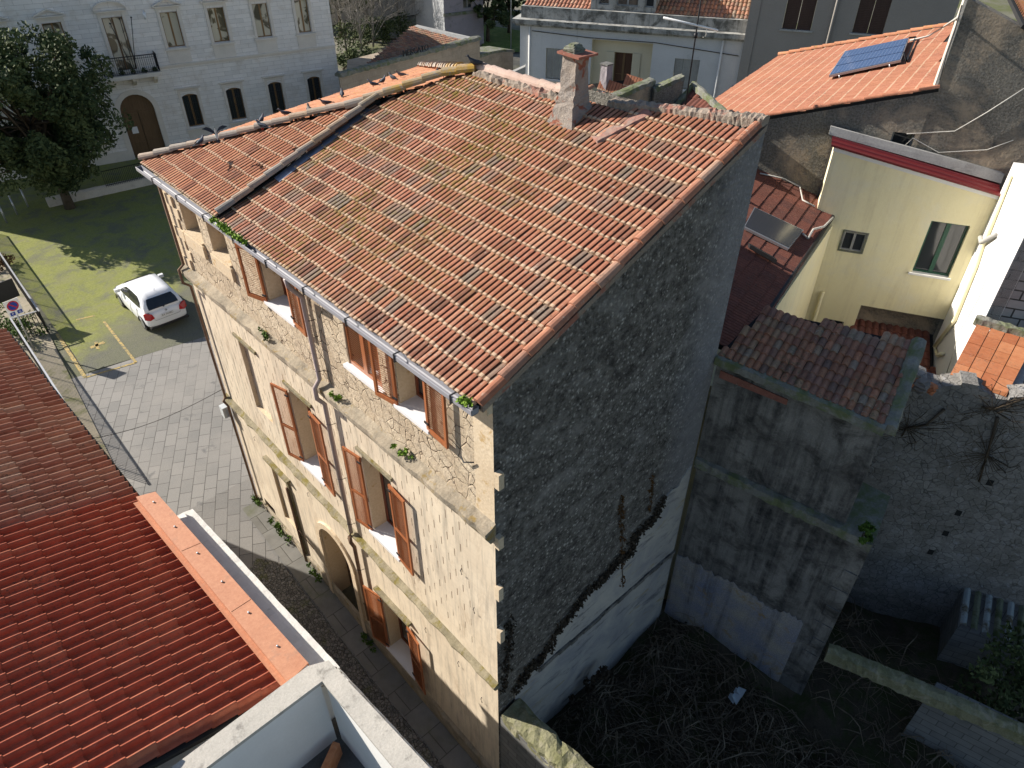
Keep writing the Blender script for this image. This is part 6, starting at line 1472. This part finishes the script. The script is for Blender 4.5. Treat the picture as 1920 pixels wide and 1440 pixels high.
        for x in (-1.25,1.22):
            w=MB(); yy=sy*.74; w.tube([T(x,yy-sy*.08,.29),T(x,yy+sy*.10,.29)],.29,20,sm=False); W=w.build('wheel','rubber',t)
            w=MB(); w.tube([T(x,yy+sy*.10,.29),T(x,yy+sy*.112,.29)],.19,16,sm=False); w.build('rim','alloy',W)
            w=MB(); 
            n=14; A_=[T(x+.335*math.cos(math.pi*i/n),sy*.856,.29+.335*math.sin(math.pi*i/n)) for i in range(n+1)]; w.tube(A_,.022,5); w.build('wheel_arch','black',t)
    for sy in (-1,1):
        for x,nm in ((-.30,'door_seam'),(.66,'door_seam'),(-1.0,'door_seam')):
            mb=MB(); mb.tube([T(x,sy*.857,.26),T(x,sy*.862,.6),T(x,sy*.84,.78),T(x,sy*.80,.93)],.006,4); mb.build(nm,'black',t)
        for x in (-.85,.1):
            mb=MB(); mb.tube([T(x,sy*.85,.83),T(x-.14,sy*.85,.835)],.014,6); mb.build('door_handle','carpaint',t)
    mb=MB(); mb.tube([T(-1.79,-.66,.99),T(-1.9,-.62,.85),T(-1.97,-.5,.62),T(-1.985,.5,.62),T(-1.9,.62,.85),T(-1.79,.66,.99)],.006,4); mb.build('tailgate_seam','black',t)
    mb=MB(); mb.obox(T(-1.985,-.26,.70),T(0,.52,0)-T(0,0,0),V((0,0,.11)),T(-.012,0,0)-T(0,0,0)); pl=mb.build('number_plate','plate',t)
    text('plate_lettering','EX 743BC',.105,T(-2.0,0,.725),T(0,-1,0)-T(0,0,0),T(-1,0,0)-T(0,0,0),'black',pl,.001)
    mb=MB(); mb.obox(T(-1.97,-.78,.26),T(0,1.56,0)-T(0,0,0),V((0,0,.09)),T(.1,0,0)-T(0,0,0)); mb.build('rear_bumper','black',t)
    mb=MB(); mb.tube([T(-1.86,.02,1.06),T(-1.80,.3,1.09)],.012,4); mb.tube([T(-1.86,.02,1.06),T(-1.84,.0,1.04)],.03,8); mb.build('rear_wiper','black',t)
    mb=MB(); mb.tube([T(-1.2,0,1.5),T(-1.32,0,1.64)],.008,4); mb.build('aerial','black',t)
    mb=MB(); mb.tube([T(-1.955,0,.93),T(-1.97,0,.93)],.05,12); mb.build('badge','alloy',t)
    return t
_rl=PZ(283,636,.95); _fl=PZ(231,583,.95)
hd=math.atan2(1,.02)
car((1.80,24.15,.905),math.radians(91),'white five-door hatchback parked on the mossy square')
for i,(y,lab) in enumerate([(11.0,'leafy weed at the far foot of the stone house front'),(9.7,'weed below the low vent grille'),(9.3,'small weed tuft right of the vent grille'),(4.95,'weed beside the doorstep of the arched door'),(7.5,'low weeds at the wall foot left of the arched door')]):
    p=V((-.12,y,gz(y)+.06)); t=thing('weed',lab,'plant',p,'weeds along the foot of the stone house'); mb=MB()
    for _ in range(7): clump(mb,p+V((R_.gauss(0,.05),R_.gauss(0,.16),R_.uniform(0,.18))),.09,22,.04)
    mb.build('leaves','leaf_mid',t); mb=MB(); mb.tube([p-Z*.1,p+Z*.15],.008,4); mb.build('stem','bark',t)
p=V((-.1,7.1,CZ1-.0)); 
for (y,lab) in ((6.95,'green tuft growing on the cornice near the far windows'),(4.2,'moss and grass tuft on the cornice beside the downpipe'),(2.2,'flowering grass patch on the cornice under the closed shutters')):
    p=V((-.12,y,CZ1+.03)); t=thing('wall_plant',lab,'plant',p,'tufts growing on the cornice'); mb=MB()
    for _ in range(8): clump(mb,p+V((R_.gauss(0,.03),R_.gauss(0,.12),R_.uniform(0,.07))),.05,18,.03)
    mb.build('leaves','moss' if y<5 else 'leaf_mid',t); mb=MB(); mb.tube([p-Z*.03,p+Z*.08],.005,4); mb.build('stem','bark',t)
